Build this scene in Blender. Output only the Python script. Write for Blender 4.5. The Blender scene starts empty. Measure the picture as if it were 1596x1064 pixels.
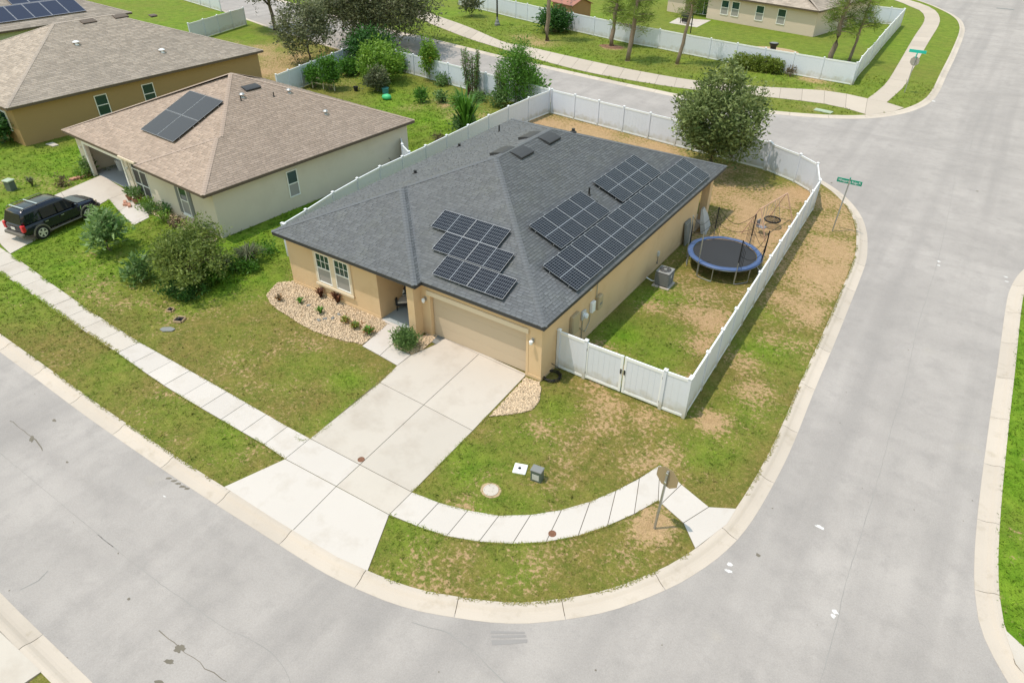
import bpy, math, random
import numpy as np
from mathutils import Vector, Matrix, Euler
from mathutils.geometry import delaunay_2d_cdt

# ------------------------------------------------------------------ camera, sky, sun, exposure
SC = bpy.context.scene
COL = SC.collection
R = math.radians
cam_d = bpy.data.cameras.new('camera'); cam = bpy.data.objects.new('camera', cam_d); COL.objects.link(cam)
cam_d.sensor_width = 36.0; cam_d.sensor_fit = 'HORIZONTAL'; cam_d.lens = 36.0 * 1075.309 / 1596
cam_d.clip_end = 2000; cam_d.clip_start = 0.2
YAW, PITCH, ROLL = 0.588278, 0.619055, 0.0070888
_f = Vector((-math.sin(YAW) * math.cos(PITCH), math.cos(YAW) * math.cos(PITCH), -math.sin(PITCH)))
_r = Vector((math.cos(YAW), math.sin(YAW), 0)); _u = _r.cross(_f)
_r2 = _r * math.cos(ROLL) + _u * math.sin(ROLL); _u2 = -_r * math.sin(ROLL) + _u * math.cos(ROLL)
cam.matrix_world = Matrix((( _r2.x, _u2.x, -_f.x, 11.5003), (_r2.y, _u2.y, -_f.y, -19.3110), (_r2.z, _u2.z, -_f.z, 18.0834), (0, 0, 0, 1)))
SC.camera = cam

SUN_DIR = Vector((-0.25, -0.25, 1.0)).normalized()          # towards the sun
world = bpy.data.worlds.new('World'); SC.world = world; world.use_nodes = True
wn = world.node_tree; sky = wn.nodes.new('ShaderNodeTexSky'); sky.sky_type = 'NISHITA'; sky.sun_disc = False
sky.sun_elevation = math.asin(SUN_DIR.z); sky.sun_rotation = math.atan2(SUN_DIR.x, SUN_DIR.y)
sky.air_density = 3.0; sky.dust_density = 0.5; sky.ozone_density = 0.0
bg = wn.nodes['Background']; wn.links.new(sky.outputs[0], bg.inputs['Color']); bg.inputs['Strength'].default_value = 0.15
sun_d = bpy.data.lights.new('sun', 'SUN'); sun = bpy.data.objects.new('sun', sun_d); COL.objects.link(sun)
sun_d.energy = 2.95; sun_d.angle = R(0.6); sun_d.color = (1.0, 0.89, 0.77)
sun.rotation_euler = SUN_DIR.to_track_quat('Z', 'Y').to_euler(); sun.location = (-20, -20, 60)
SC.view_settings.view_transform = 'Standard'; SC.view_settings.look = 'None'
SC.view_settings.gamma = 1.0; SC.view_settings.use_curve_mapping = False
SC.view_settings.exposure = 0.29

rng = np.random.default_rng(7); random.seed(7)

# ------------------------------------------------------------------ helpers
class MB:
    """collects faces, then links them as ONE mesh object"""
    def __init__(s): s.v = []; s.f = []
    def add(s, vs, fs):
        o = len(s.v); s.v += [tuple(p) for p in vs]; s.f += [tuple(i + o for i in f) for f in fs]; return s
    def box(s, x0, x1, y0, y1, z0, z1, ch=0.0):
        if ch <= 0:
            vs = [(x0,y0,z0),(x1,y0,z0),(x1,y1,z0),(x0,y1,z0),(x0,y0,z1),(x1,y0,z1),(x1,y1,z1),(x0,y1,z1)]
            fs = [(0,3,2,1),(4,5,6,7),(0,1,5,4),(1,2,6,5),(2,3,7,6),(3,0,4,7)]
            return s.add(vs, fs)
        c = ch
        def ring(i, z): return [(x0+i,y0,z),(x1-i,y0,z),(x1,y0+i,z),(x1,y1-i,z),(x1-i,y1,z),(x0+i,y1,z),(x0,y1-i,z),(x0,y0+i,z)]
        def ringin(i, z): return [(x0+i+c*.3,y0+c,z),(x1-i-c*.3,y0+c,z),(x1-c,y0+i+c*.3,z),(x1-c,y1-i-c*.3,z),(x1-i-c*.3,y1-c,z),(x0+i+c*.3,y1-c,z),(x0+c,y1-i-c*.3,z),(x0+c,y0+i+c*.3,z)]
        return s.rings([ringin(c,z0), ring(c,z0+c), ring(c,z1-c), ringin(c,z1)])
    def rings(s, rs, cap=True, close=True):
        n = len(rs[0]); vs = [p for r in rs for p in r]; fs = []
        for k in range(len(rs)-1):
            for i in range(n if close else n-1):
                j = (i+1) % n
                fs.append((k*n+i, k*n+j, (k+1)*n+j, (k+1)*n+i))
        if cap:
            fs.append(tuple(range(n-1,-1,-1))); fs.append(tuple((len(rs)-1)*n+i for i in range(n)))
        return s.add(vs, fs)
    def prism(s, poly, z0, z1):
        n = len(poly); vs = [(p[0],p[1],z0) for p in poly] + [(p[0],p[1],z1) for p in poly]
        a = sum(poly[i][0]*poly[(i+1)%n][1]-poly[(i+1)%n][0]*poly[i][1] for i in range(n))
        idx = list(range(n)) if a > 0 else list(range(n-1,-1,-1))
        fs = [tuple(reversed(idx)), tuple(i+n for i in idx)]
        for k in range(n):
            i, j = idx[k], idx[(k+1)%n]; fs.append((i,j,j+n,i+n))
        return s.add(vs, fs)
    def tube(s, pts, r, n=8, r1=None, cap=True):
        pts = [Vector(p) for p in pts]; rs = []; m = len(pts)
        for k, p in enumerate(pts):
            t = (pts[min(k+1,m-1)] - pts[max(k-1,0)]).normalized()
            a = t.cross(Vector((0,0,1)))
            if a.length < 1e-3: a = Vector((1,0,0))
            a.normalize(); b = t.cross(a).normalized()
            rr = r if r1 is None else r + (r1-r)*k/max(1,m-1)
            rs.append([p + (a*math.cos(q)+b*math.sin(q))*rr for q in [2*math.pi*i/n for i in range(n)]])
        return s.rings([[tuple(q) for q in ring][::-1] for ring in rs], cap)
    def lathe(s, prof, n=16, c=(0,0,0), axis='z', cap=True):
        rs = []
        for (r, z) in prof:
            ring = []
            for i in range(n):
                a = 2*math.pi*i/n; x, y = r*math.cos(a), r*math.sin(a)
                ring.append((c[0]+x,c[1]+y,c[2]+z) if axis=='z' else ((c[0]+z,c[1]+x,c[2]+y) if axis=='x' else (c[0]+y,c[1]+z,c[2]+x)))
            rs.append(ring)
        return s.rings(rs, cap)
    def xf(s, M, start=0):
        s.v = s.v[:start] + [tuple(M @ Vector(p)) for p in s.v[start:]]; return s
    def build(s, name, mat, parent=None, loc=None, label=None, smooth=False, kind=None, rot=None):
        me = bpy.data.meshes.new(name); me.from_pydata(s.v, [], s.f); me.update()
        if smooth:
            me.polygons.foreach_set('use_smooth', [True]*len(me.polygons))
        if mat: me.materials.append(mat)
        return link(bpy.data.objects.new(name, me), parent, loc, label, kind, rot)

def link(o, parent=None, loc=None, label=None, kind=None, rot=None):
    COL.objects.link(o)
    if parent: o.parent = parent
    if loc: o.location = loc
    if rot: o.rotation_euler = rot
    if label: o['label'] = label
    if kind: o['kind'] = kind
    return o
def thing(name, label, cat, loc=(0,0,0), rz=0.0, group=None):
    o = bpy.data.objects.new(name, None); o.empty_display_size = .3; link(o, None, loc, label)
    o.rotation_euler = (0,0,rz); o['category'] = cat
    if group: o['group'] = group
    return o
def tag(o, label, cat, group=None):
    o['label'] = label; o['category'] = cat
    if group: o['group'] = group
    return o
CHILD = {}
def dup(root, loc=None, rz=None, label=None):
    """a copy of a thing with copies of its parts and sub-parts, sharing mesh data"""
    kids = {}
    for o in COL.objects:
        if o.parent: kids.setdefault(o.parent.name, []).append(o)
    r = root.copy(); COL.objects.link(r)
    if loc is not None: r.location = loc
    if rz is not None: r.rotation_euler = (0,0,rz)
    if label: r['label'] = label
    for ch in kids.get(root.name, []):
        c = ch.copy(); COL.objects.link(c); c.parent = r
        for g in kids.get(ch.name, []):
            d = g.copy(); COL.objects.link(d); d.parent = c
    return r
def npmesh(name, mat, V, F, parent=None, attrs=None, kind=None, loc=None, label=None, smooth=False):
    """mesh from numpy arrays; F is (n,3) or (n,4)"""
    me = bpy.data.meshes.new(name); V = np.asarray(V, np.float32); F = np.asarray(F, np.int32)
    n, k = F.shape
    me.vertices.add(len(V)); me.vertices.foreach_set('co', V.ravel())
    me.loops.add(n*k); me.loops.foreach_set('vertex_index', F.ravel())
    me.polygons.add(n); me.polygons.foreach_set('loop_start', np.arange(0, n*k, k, dtype=np.int32))
    me.polygons.foreach_set('loop_total', np.full(n, k, np.int32))
    if smooth: me.polygons.foreach_set('use_smooth', np.ones(n, bool))
    me.update(calc_edges=True)
    for an, arr in (attrs or {}).items():
        a = me.attributes.new(an, 'FLOAT', 'POINT'); a.data.foreach_set('value', np.asarray(arr, np.float32))
    if mat: me.materials.append(mat)
    return link(bpy.data.objects.new(name, me), parent, loc, label, kind)

# numpy value noise ------------------------------------------------
_perm = np.random.default_rng(3).random((256, 256))
def vnoise(x, y, s, seed=0):
    x = np.asarray(x, float)/s + seed*17.3; y = np.asarray(y, float)/s + seed*9.1
    xi = np.floor(x).astype(int); yi = np.floor(y).astype(int); u = x-xi; v = y-yi
    u = u*u*(3-2*u); v = v*v*(3-2*v)
    g = lambda i, j: _perm[i & 255, j & 255]
    return (g(xi,yi)*(1-u)+g(xi+1,yi)*u)*(1-v) + (g(xi,yi+1)*(1-u)+g(xi+1,yi+1)*u)*v
def fbm(x, y, s, seed=0, octv=4):
    t = 0; a = .5; n = 0
    for k in range(octv):
        t = t + a*vnoise(x, y, s/2**k, seed+k); n += a; a *= .55
    return t/n
def sstep(a, b, x):
    t = np.clip((x-a)/(b-a), 0, 1); return t*t*(3-2*t)
def inpoly(x, y, poly):
    x = np.asarray(x); y = np.asarray(y); c = np.zeros(x.shape, bool); n = len(poly)
    for i in range(n):
        x0, y0 = poly[i][:2]; x1, y1 = poly[(i+1)%n][:2]
        if y0 == y1: continue
        c ^= ((y0 > y) != (y1 > y)) & (x < (x1-x0)*(y-y0)/(y1-y0)+x0)
    return c
def catmull(pts, step):
    P = [np.array(p, float) for p in pts]; out = []
    for i in range(len(P)-1):
        p0 = P[max(i-1,0)]; p1 = P[i]; p2 = P[i+1]; p3 = P[min(i+2,len(P)-1)]
        n = max(1, int(np.linalg.norm(p2-p1)/step))
        for k in range(n):
            t = k/n
            out.append(.5*((2*p1)+(-p0+p2)*t+(2*p0-5*p1+4*p2-p3)*t*t+(-p0+3*p1-3*p2+p3)*t**3))
    out.append(P[-1]); return np.array(out)
def resample(pts, n):
    P = np.array(pts, float); d = np.r_[0, np.cumsum(np.linalg.norm(np.diff(P, axis=0), axis=1))]
    t = np.linspace(0, d[-1], n); return np.c_[np.interp(t, d, P[:,0]), np.interp(t, d, P[:,1])]
def plen(P): return float(np.sum(np.linalg.norm(np.diff(np.array(P), axis=0), axis=1)))

# ------------------------------------------------------------------ materials
MATS = {}
def nd(t, ty, **kw):
    n = t.nodes.new(ty)
    for k, v in kw.items(): setattr(n, k, v)
    return n
def mat(name, col, rough=.75, var=.12, scale=3.0, fine=.08, fscale=40.0, bump=0.0, bscale=60.0, metal=0.0, spec=.35, objrand=0.0, dirtz=None,
        col2=None, c2scale=1.2, c2lo=.5, c2hi=.7, attr=None, attr_amt=.5, emit=None, coat=0.0):
    """principled with two scales of procedural colour noise, an optional second (stain) colour and bump"""
    m = bpy.data.materials.new(name); m.use_nodes = True; t = m.node_tree; b = t.nodes['Principled BSDF']; L = t.links.new
    tc = nd(t, 'ShaderNodeTexCoord'); geo = nd(t, 'ShaderNodeNewGeometry')
    src = geo.outputs['Position']
    n1 = nd(t, 'ShaderNodeTexNoise'); n1.inputs['Scale'].default_value = scale/3; n1.inputs['Detail'].default_value = 5; L(src, n1.inputs['Vector'])
    n2 = nd(t, 'ShaderNodeTexNoise'); n2.inputs['Scale'].default_value = fscale; n2.inputs['Detail'].default_value = 2; L(src, n2.inputs['Vector'])
    a = nd(t, 'ShaderNodeMath', operation='MULTIPLY_ADD'); a.inputs[1].default_value = var*2; a.inputs[2].default_value = 1-var; L(n1.outputs['Fac'], a.inputs[0])
    c = nd(t, 'ShaderNodeMath', operation='MULTIPLY_ADD'); c.inputs[1].default_value = fine*2; c.inputs[2].default_value = 1-fine; L(n2.outputs['Fac'], c.inputs[0])
    mu = nd(t, 'ShaderNodeMath', operation='MULTIPLY'); L(a.outputs[0], mu.inputs[0]); L(c.outputs[0], mu.inputs[1])
    fac = mu.outputs[0]
    if attr:
        at = nd(t, 'ShaderNodeAttribute', attribute_name=attr)
        d = nd(t, 'ShaderNodeMath', operation='MULTIPLY_ADD'); d.inputs[1].default_value = 2*attr_amt; d.inputs[2].default_value = 1-attr_amt; L(at.outputs['Fac'], d.inputs[0])
        m3 = nd(t, 'ShaderNodeMath', operation='MULTIPLY'); L(fac, m3.inputs[0]); L(d.outputs[0], m3.inputs[1]); fac = m3.outputs[0]
    if objrand:
        oi = nd(t, 'ShaderNodeObjectInfo'); d = nd(t, 'ShaderNodeMath', operation='MULTIPLY_ADD'); d.inputs[1].default_value = 2*objrand; d.inputs[2].default_value = 1-objrand; L(oi.outputs['Random'], d.inputs[0])
        m3 = nd(t, 'ShaderNodeMath', operation='MULTIPLY'); L(fac, m3.inputs[0]); L(d.outputs[0], m3.inputs[1]); fac = m3.outputs[0]
    base = nd(t, 'ShaderNodeRGB'); base.outputs[0].default_value = (*col, 1); colour = base.outputs[0]
    if col2:
        n3 = nd(t, 'ShaderNodeTexNoise'); n3.inputs['Scale'].default_value = c2scale; n3.inputs['Detail'].default_value = 6; n3.inputs['Roughness'].default_value = .65; L(src, n3.inputs['Vector'])
        r = nd(t, 'ShaderNodeMapRange'); r.inputs['From Min'].default_value = c2lo; r.inputs['From Max'].default_value = c2hi; L(n3.outputs['Fac'], r.inputs['Value'])
        mx = nd(t, 'ShaderNodeMix', data_type='RGBA'); L(r.outputs[0], mx.inputs['Factor']); L(colour, mx.inputs[6]); mx.inputs[7].default_value = (*col2, 1); colour = mx.outputs[2]
    if dirtz:      # soil splash and algae that creeps up from the ground
        sp_ = nd(t, 'ShaderNodeSeparateXYZ'); L(src, sp_.inputs[0]); n4 = nd(t, 'ShaderNodeTexNoise'); n4.inputs['Scale'].default_value = 2.5; n4.inputs['Detail'].default_value = 6; L(src, n4.inputs['Vector'])
        a4 = nd(t, 'ShaderNodeMath', operation='MULTIPLY_ADD'); a4.inputs[1].default_value = -1.2; L(n4.outputs['Fac'], a4.inputs[0]); L(sp_.outputs[2], a4.inputs[2])
        r4 = nd(t, 'ShaderNodeMapRange'); r4.inputs['From Min'].default_value = -.62; r4.inputs['From Max'].default_value = .0; r4.inputs['To Min'].default_value = .75; r4.inputs['To Max'].default_value = 0; L(a4.outputs[0], r4.inputs['Value'])
        mx = nd(t, 'ShaderNodeMix', data_type='RGBA'); L(r4.outputs[0], mx.inputs['Factor']); L(colour, mx.inputs[6]); mx.inputs[7].default_value = (*dirtz, 1); colour = mx.outputs[2]
    vm = nd(t, 'ShaderNodeVectorMath', operation='SCALE'); L(colour, vm.inputs[0]); L(fac, vm.inputs['Scale'])
    L(vm.outputs[0], b.inputs['Base Color'])
    b.inputs['Roughness'].default_value = rough; b.inputs['Metallic'].default_value = metal; b.inputs['Specular IOR Level'].default_value = spec
    if coat: b.inputs['Coat Weight'].default_value = coat; b.inputs['Coat Roughness'].default_value = .05
    if bump:
        nb = nd(t, 'ShaderNodeTexNoise'); nb.inputs['Scale'].default_value = bscale; nb.inputs['Detail'].default_value = 3; L(src, nb.inputs['Vector'])
        bp = nd(t, 'ShaderNodeBump'); bp.inputs['Strength'].default_value = bump; bp.inputs['Distance'].default_value = .02; L(nb.outputs['Fac'], bp.inputs['Height']); L(bp.outputs[0], b.inputs['Normal'])
    MATS[name] = m; return m
def leafmat(name, c_dark, c_light, trans=.35, rough=.5):
    m = bpy.data.materials.new(name); m.use_nodes = True; t = m.node_tree; L = t.links.new
    b = t.nodes['Principled BSDF']; out = t.nodes['Material Output']
    at = nd(t, 'ShaderNodeAttribute', attribute_name='tone')
    mx = nd(t, 'ShaderNodeMix', data_type='RGBA'); L(at.outputs['Fac'], mx.inputs['Factor']); mx.inputs[6].default_value = (*c_dark,1); mx.inputs[7].default_value = (*c_light,1)
    L(mx.outputs[2], b.inputs['Base Color']); b.inputs['Roughness'].default_value = rough; b.inputs['Specular IOR Level'].default_value = .3
    tr = nd(t, 'ShaderNodeBsdfTranslucent'); L(mx.outputs[2], tr.inputs['Color'])
    ms = nd(t, 'ShaderNodeMixShader'); ms.inputs[0].default_value = trans; L(b.outputs[0], ms.inputs[1]); L(tr.outputs[0], ms.inputs[2]); L(ms.outputs[0], out.inputs[0])
    MATS[name] = m; return m
def grassmat(name, blades=False):
    m = bpy.data.materials.new(name); m.use_nodes = True; t = m.node_tree; L = t.links.new
    b = t.nodes['Principled BSDF']; geo = nd(t, 'ShaderNodeNewGeometry'); src = geo.outputs['Position']
    lush = nd(t, 'ShaderNodeAttribute', attribute_name='lush'); dirt = nd(t, 'ShaderNodeAttribute', attribute_name='dirt')
    def noise(sc, det=4, ro=.6):
        n = nd(t, 'ShaderNodeTexNoise'); n.inputs['Scale'].default_value = sc; n.inputs['Detail'].default_value = det; n.inputs['Roughness'].default_value = ro; L(src, n.inputs['Vector']); return n.outputs['Fac']
    def mixc(f, a, c):
        x = nd(t, 'ShaderNodeMix', data_type='RGBA')
        L(f, x.inputs['Factor'])
        for i, s in ((6, a), (7, c)):
            if isinstance(s, tuple): x.inputs[i].default_value = (*s, 1)
            else: L(s, x.inputs[i])
        return x.outputs[2]
    def rng_(v, lo, hi):
        r = nd(t, 'ShaderNodeMapRange'); r.inputs['From Min'].default_value = lo; r.inputs['From Max'].default_value = hi; L(v, r.inputs['Value']); return r.outputs[0]
    olive = mixc(rng_(noise(1.6, 5), .35, .65), (.112,.124,.022), (.188,.158,.040))
    olive = mixc(rng_(noise(7, 4), .5, .78), olive, (.29,.205,.08))
    green = mixc(rng_(noise(1.2, 5), .35, .65), (.082,.175,.008), (.165,.262,.020))
    g = mixc(rng_(lush.outputs['Fac'], 0, 1), olive, green)
    if blades:
        tn = nd(t, 'ShaderNodeAttribute', attribute_name='tone')
        v = nd(t, 'ShaderNodeVectorMath', operation='SCALE'); L(g, v.inputs[0])
        r = rng_(tn.outputs['Fac'], 0, 1); r.node.inputs['To Min'].default_value = .65; r.node.inputs['To Max'].default_value = 1.5; L(r, v.inputs['Scale'])
        L(v.outputs[0], b.inputs['Base Color'])
    else:
        soil = mixc(rng_(noise(2.5, 6), .3, .7), (.445,.30,.165), (.345,.23,.12))
        soil = mixc(rng_(noise(22, 3), .55, .75), soil, (.20,.14,.06))
        ad = nd(t, 'ShaderNodeMath', operation='MULTIPLY_ADD'); L(noise(5.5, 6, .75), ad.inputs[0]); ad.inputs[1].default_value = 2.1; L(dirt.outputs['Fac'], ad.inputs[2])
        f = rng_(ad.outputs[0], 1.46, 1.66)
        colr = mixc(f, g, soil)
        v = nd(t, 'ShaderNodeVectorMath', operation='SCALE'); L(colr, v.inputs[0])
        r = rng_(noise(19, 6, .85), .28, .72); r.node.inputs['To Min'].default_value = .48; r.node.inputs['To Max'].default_value = 1.5; L(r, v.inputs['Scale'])
        L(v.outputs[0], b.inputs['Base Color'])
        bp = nd(t, 'ShaderNodeBump'); bp.inputs['Strength'].default_value = .7; bp.inputs['Distance'].default_value = .04; L(noise(24, 4, .75), bp.inputs['Height']); L(bp.outputs[0], b.inputs['Normal'])
    b.inputs['Roughness'].default_value = .9; b.inputs['Specular IOR Level'].default_value = .15
    MATS[name] = m; return m
def asphaltmat():
    m = bpy.data.materials.new('asphalt'); m.use_nodes = True; t = m.node_tree; L = t.links.new; b = t.nodes['Principled BSDF']
    geo = nd(t, 'ShaderNodeNewGeometry'); src = geo.outputs['Position']
    def noise(sc, det=5, ro=.6, stretch=None):
        n = nd(t, 'ShaderNodeTexNoise'); n.inputs['Scale'].default_value = sc; n.inputs['Detail'].default_value = det; n.inputs['Roughness'].default_value = ro
        if stretch:
            mp = nd(t, 'ShaderNodeMapping'); mp.inputs['Scale'].default_value = stretch; L(src, mp.inputs['Vector']); L(mp.outputs[0], n.inputs['Vector'])
        else: L(src, n.inputs['Vector'])
        return n.outputs['Fac']
    def rng_(v, lo, hi, a=0, c=1):
        r = nd(t, 'ShaderNodeMapRange'); r.inputs['From Min'].default_value = lo; r.inputs['From Max'].default_value = hi; r.inputs['To Min'].default_value = a; r.inputs['To Max'].default_value = c; L(v, r.inputs['Value']); return r.outputs[0]
    def mixc(f, a, c):
        x = nd(t, 'ShaderNodeMix', data_type='RGBA'); L(f, x.inputs['Factor'])
        for i, s in ((6, a), (7, c)):
            if isinstance(s, tuple): x.inputs[i].default_value = (*s, 1)
            else: L(s, x.inputs[i])
        return x.outputs[2]
    c = mixc(rng_(noise(.22, 5), .35, .65), (.325,.298,.280), (.385,.352,.330))
    c = mixc(rng_(noise(1.0, 6, .7), .48, .72, 0, .6), c, (.268,.247,.234))
    # tyre lanes along the side street (world Y) and along the front street (world X)
    c = mixc(rng_(noise(1, 3, .5, (.75, .03, 1)), .46, .70, 0, .55), c, (.262,.242,.230))
    c = mixc(rng_(noise(1, 3, .5, (.03, .6, 1)), .52, .75, 0, .40), c, (.275,.252,.238))
    c = mixc(rng_(noise(.9, 7, .72), .70, .79, 0, .5), c, (.25,.235,.20))
    c = mixc(rng_(noise(.55, 5, .6), .66, .8, 0, .35), c, (.385,.345,.285))
    v = nd(t, 'ShaderNodeVectorMath', operation='SCALE'); L(c, v.inputs[0]); L(rng_(noise(22, 7, .9), .28, .72, .80, 1.18), v.inputs['Scale'])
    L(v.outputs[0], b.inputs['Base Color']); b.inputs['Roughness'].default_value = .92; b.inputs['Specular IOR Level'].default_value = .2
    bp = nd(t, 'ShaderNodeBump'); bp.inputs['Strength'].default_value = .35; bp.inputs['Distance'].default_value = .01; L(noise(60, 4, .7), bp.inputs['Height']); L(bp.outputs[0], b.inputs['Normal'])
    MATS['asphalt'] = m; return m
def solarmat(name, ncx, ncy, cell, line, lw=.035, gapmid=True):
    """glass face of a panel: object space -1..1 mapped in by the mesh's own UVs"""
    m = bpy.data.materials.new(name); m.use_nodes = True; t = m.node_tree; L = t.links.new; b = t.nodes['Principled BSDF']
    uv = nd(t, 'ShaderNodeTexCoord'); sp = nd(t, 'ShaderNodeSeparateXYZ'); L(uv.outputs['UV'], sp.inputs[0])
    def M(op, a, c=None):
        n = nd(t, 'ShaderNodeMath', operation=op)
        for i, s in enumerate((a, c)):
            if s is None: continue
            if isinstance(s, (int, float)): n.inputs[i].default_value = s
            else: L(s, n.inputs[i])
        return n.outputs[0]
    def lines(v, n, w):
        f = M('FRACT', M('MULTIPLY', v, n)); return M('GREATER_THAN', M('ABSOLUTE', M('SUBTRACT', f, .5)), .5-w)
    g = M('MAXIMUM', lines(sp.outputs[0], ncx, lw), lines(sp.outputs[1], ncy, lw*1.5))
    if gapmid: g = M('MAXIMUM', g, M('LESS_THAN', M('ABSOLUTE', M('SUBTRACT', sp.outputs[1], .5)), .012))
    mx = nd(t, 'ShaderNodeMix', data_type='RGBA'); L(g, mx.inputs['Factor']); mx.inputs[6].default_value = (*cell,1); mx.inputs[7].default_value = (*line,1)
    L(mx.outputs[2], b.inputs['Base Color']); b.inputs['Roughness'].default_value = .2; b.inputs['Specular IOR Level'].default_value = .28
    MATS[name] = m; return m

asphaltmat(); grassmat('lawn'); grassmat('blades', True)
mat('far_grass', (.10,.16,.035), .95, .25, .6, .2, 9)
mat('concrete', (.49,.44,.385), .85, .07, 1.2, .06, 45, .25, 90, objrand=.035, col2=(.39,.335,.28), c2scale=.55, c2lo=.48, c2hi=.80, attr=None)
mat('concrete_new', (.525,.48,.44), .85, .06, 1.2, .05, 45, .2, 90, objrand=.03, col2=(.44,.39,.34), c2scale=.8, c2lo=.52, c2hi=.8)
mat('concrete_old', (.46,.395,.33), .88, .09, 1.2, .05, 45, .25, 90, objrand=.06, col2=(.41,.36,.29), c2scale=.8, c2lo=.5, c2hi=.8)
mat('kerb_concrete', (.49,.425,.36), .88, .11, 1.5, .08, 50, .25, 90, objrand=.07, col2=(.39,.33,.26), c2scale=1.6, c2lo=.55, c2hi=.78)
mat('joint', (.12,.10,.075), .95)
mat('crack', (.27,.26,.245), .95, .2)
mat('stucco', (.63,.465,.29), .9, .05, 1.5, .05, 60, .35, 70, spec=.2, col2=(.55,.395,.235), c2scale=.8, c2lo=.5, c2hi=.8)
mat('stucco_grey', (.62,.555,.465), .9, .05, 1.5, .04, 60, .3, 70, spec=.2, col2=(.56,.495,.41), c2scale=.6, c2lo=.5, c2hi=.8)
mat('stucco_brown', (.35,.24,.115), .9, .06, 1.5, .04, 60, .3, 70, spec=.2)
mat('stucco_green', (.42,.46,.31), .9, .05, 1.5, .04, 60, .2, 70, spec=.2)
mat('stucco_pale', (.60,.50,.42), .9, .05, 1.5, .04, 60, .2, 70, spec=.2)
mat('trim', (.64,.54,.41), .7, .03); mat('door_tan', (.50,.405,.30), .6, .02, 2, .015, 50)
mat('white_trim', (.78,.77,.74), .5, .03); mat('vinyl', (.64,.675,.77), .42, .035, 1.0, .01, 40, spec=.45, dirtz=(.40,.37,.27), col2=(.61,.645,.73), c2scale=1.3, c2lo=.5, c2hi=.8)
mat('fascia', (.045,.046,.05), .6, .1); mat('fascia_brown', (.115,.085,.065), .6, .1); mat('soffit', (.45,.40,.33), .8)
mat('shingle', (.120,.127,.137), .8, .10, 2.0, .20, 45, .5, 60, spec=.35, attr='tone', attr_amt=.14, col2=(.128,.136,.136), c2scale=.9, c2lo=.5, c2hi=.75)
mat('shingle_taupe', (.362,.284,.234), .9, .08, 1.0, .14, 35, .5, 50, spec=.2, attr='tone', attr_amt=.13, col2=(.322,.250,.204), c2scale=.45, c2lo=.5, c2hi=.8)
mat('shingle_tan', (.375,.318,.27), .9, .10, 1.0, .16, 30, .5, 50, spec=.2, attr='tone', attr_amt=.16, col2=(.29,.25,.215), c2scale=.4, c2lo=.5, c2hi=.8)
mat('roof_deck', (.11,.117,.128), .95); mat('roof_deck_brown', (.31,.255,.215), .95)
mat('pebble', (.56,.435,.30), .85, .10, 3, .1, 30, attr='tone', attr_amt=.36)
mat('rock_base', (.40,.29,.18), .95, .2, 6, .3, 40)
mat('glass_window', (.018,.055,.05), .06, .5, 1.5, .2, 6, spec=.6); mat('blind', (.30,.29,.28), .8, .05)
mat('screen', (.085,.08,.08), .7, .1, 4, .2, 90); mat('dark_door', (.03,.02,.015), .5)
mat('porch_floor', (.33,.36,.37), .8, .06); mat('garage_floor', (.36,.37,.385), .7, .12, 3)
mat('black_metal', (.018,.018,.02), .45, .1, spec=.5); mat('galv', (.42,.43,.43), .4, .12, 4, .1, 60, metal=.7)
mat('panel_black', (.012,.013,.02), .35, .05); mat('alu', (.40,.41,.43), .4, .03, metal=.3)
solarmat('solar_mono', 6, 18, (.007,.008,.013), (.20,.215,.24), .030)
solarmat('solar_plain', 1, 1, (.050,.046,.050), (.09,.085,.09), .004, False)
solarmat('solar_blue', 1, 1, (.018,.020,.045), (.17,.17,.20), .022, False)
mat('net_black', (.012,.012,.013), .8); mat('mat_black', (.030,.031,.034), .75, .12, 1.5)
mat('pad_blue', (.065,.11,.235), .5, .14, 3, .05, 40, col2=(.22,.29,.42), c2scale=2.2, c2lo=.58, c2hi=.75)
mat('rust_pole', (.50,.31,.22), .7, .25, 8, .2, 30); mat('seat_grey', (.25,.24,.25), .7)
mat('ac_grey', (.13,.13,.13), .6, .08); mat('ac_top', (.24,.24,.235), .5)
mat('meter_beige', (.42,.345,.225), .6, .05); mat('meter_grey', (.50,.51,.51), .5, .05); mat('white_plastic', (.76,.78,.81), .4, .03)
mat('hose', (.012,.013,.012), .4); mat('sign_green', (.0,.24,.165), .4, .04); mat('sign_green_pale', (.02,.46,.37), .45, .04)
mat('sign_back', (.30,.235,.14), .6, .08, 3); mat('sign_back_grey', (.33,.31,.285), .6, .08, 3); mat('sign_red', (.45,.02,.02), .4)
mat('util_green', (.10,.13,.115), .55, .08); mat('util_pale', (.36,.42,.32), .6, .08); mat('util_grey', (.20,.205,.20), .7, .1)
mat('rusty_iron', (.18,.085,.05), .85, .3, 12); mat('cushion', (.60,.56,.52), .9); mat('pillow', (.035,.045,.06), .9, .3, 30)
mat('bark', (.165,.135,.105), .95, .25, 6, .25, 25, .8, 20); mat('bark_pine', (.24,.185,.14), .95, .25, 6, .3, 20, .9, 14)
mat('bark_dark', (.085,.072,.058), .95, .25, 6, .25, 25, .8, 20); mat('stalk', (.17,.10,.07), .9, .3, 8)
mat('mulch', (.19,.10,.06), .95, .3, 5, .35, 30); mat('brick_red', (.46,.235,.165), .9, .2, 10); mat('terracotta', (.33,.16,.10), .85, .1)
mat('car_paint', (.004,.006,.018), .22, .05, spec=.45, coat=.35); mat('car_trim', (.16,.145,.125), .55, .06); mat('car_glass', (.006,.009,.014), .04, .0, spec=.8)
mat('car_bumper', (.13,.12,.105), .5); mat('rubber', (.018,.018,.018), .85); mat('rim', (.66,.64,.60), .4, .05, metal=.3); mat('chrome', (.75,.76,.78), .2, .02, metal=.9)
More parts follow.
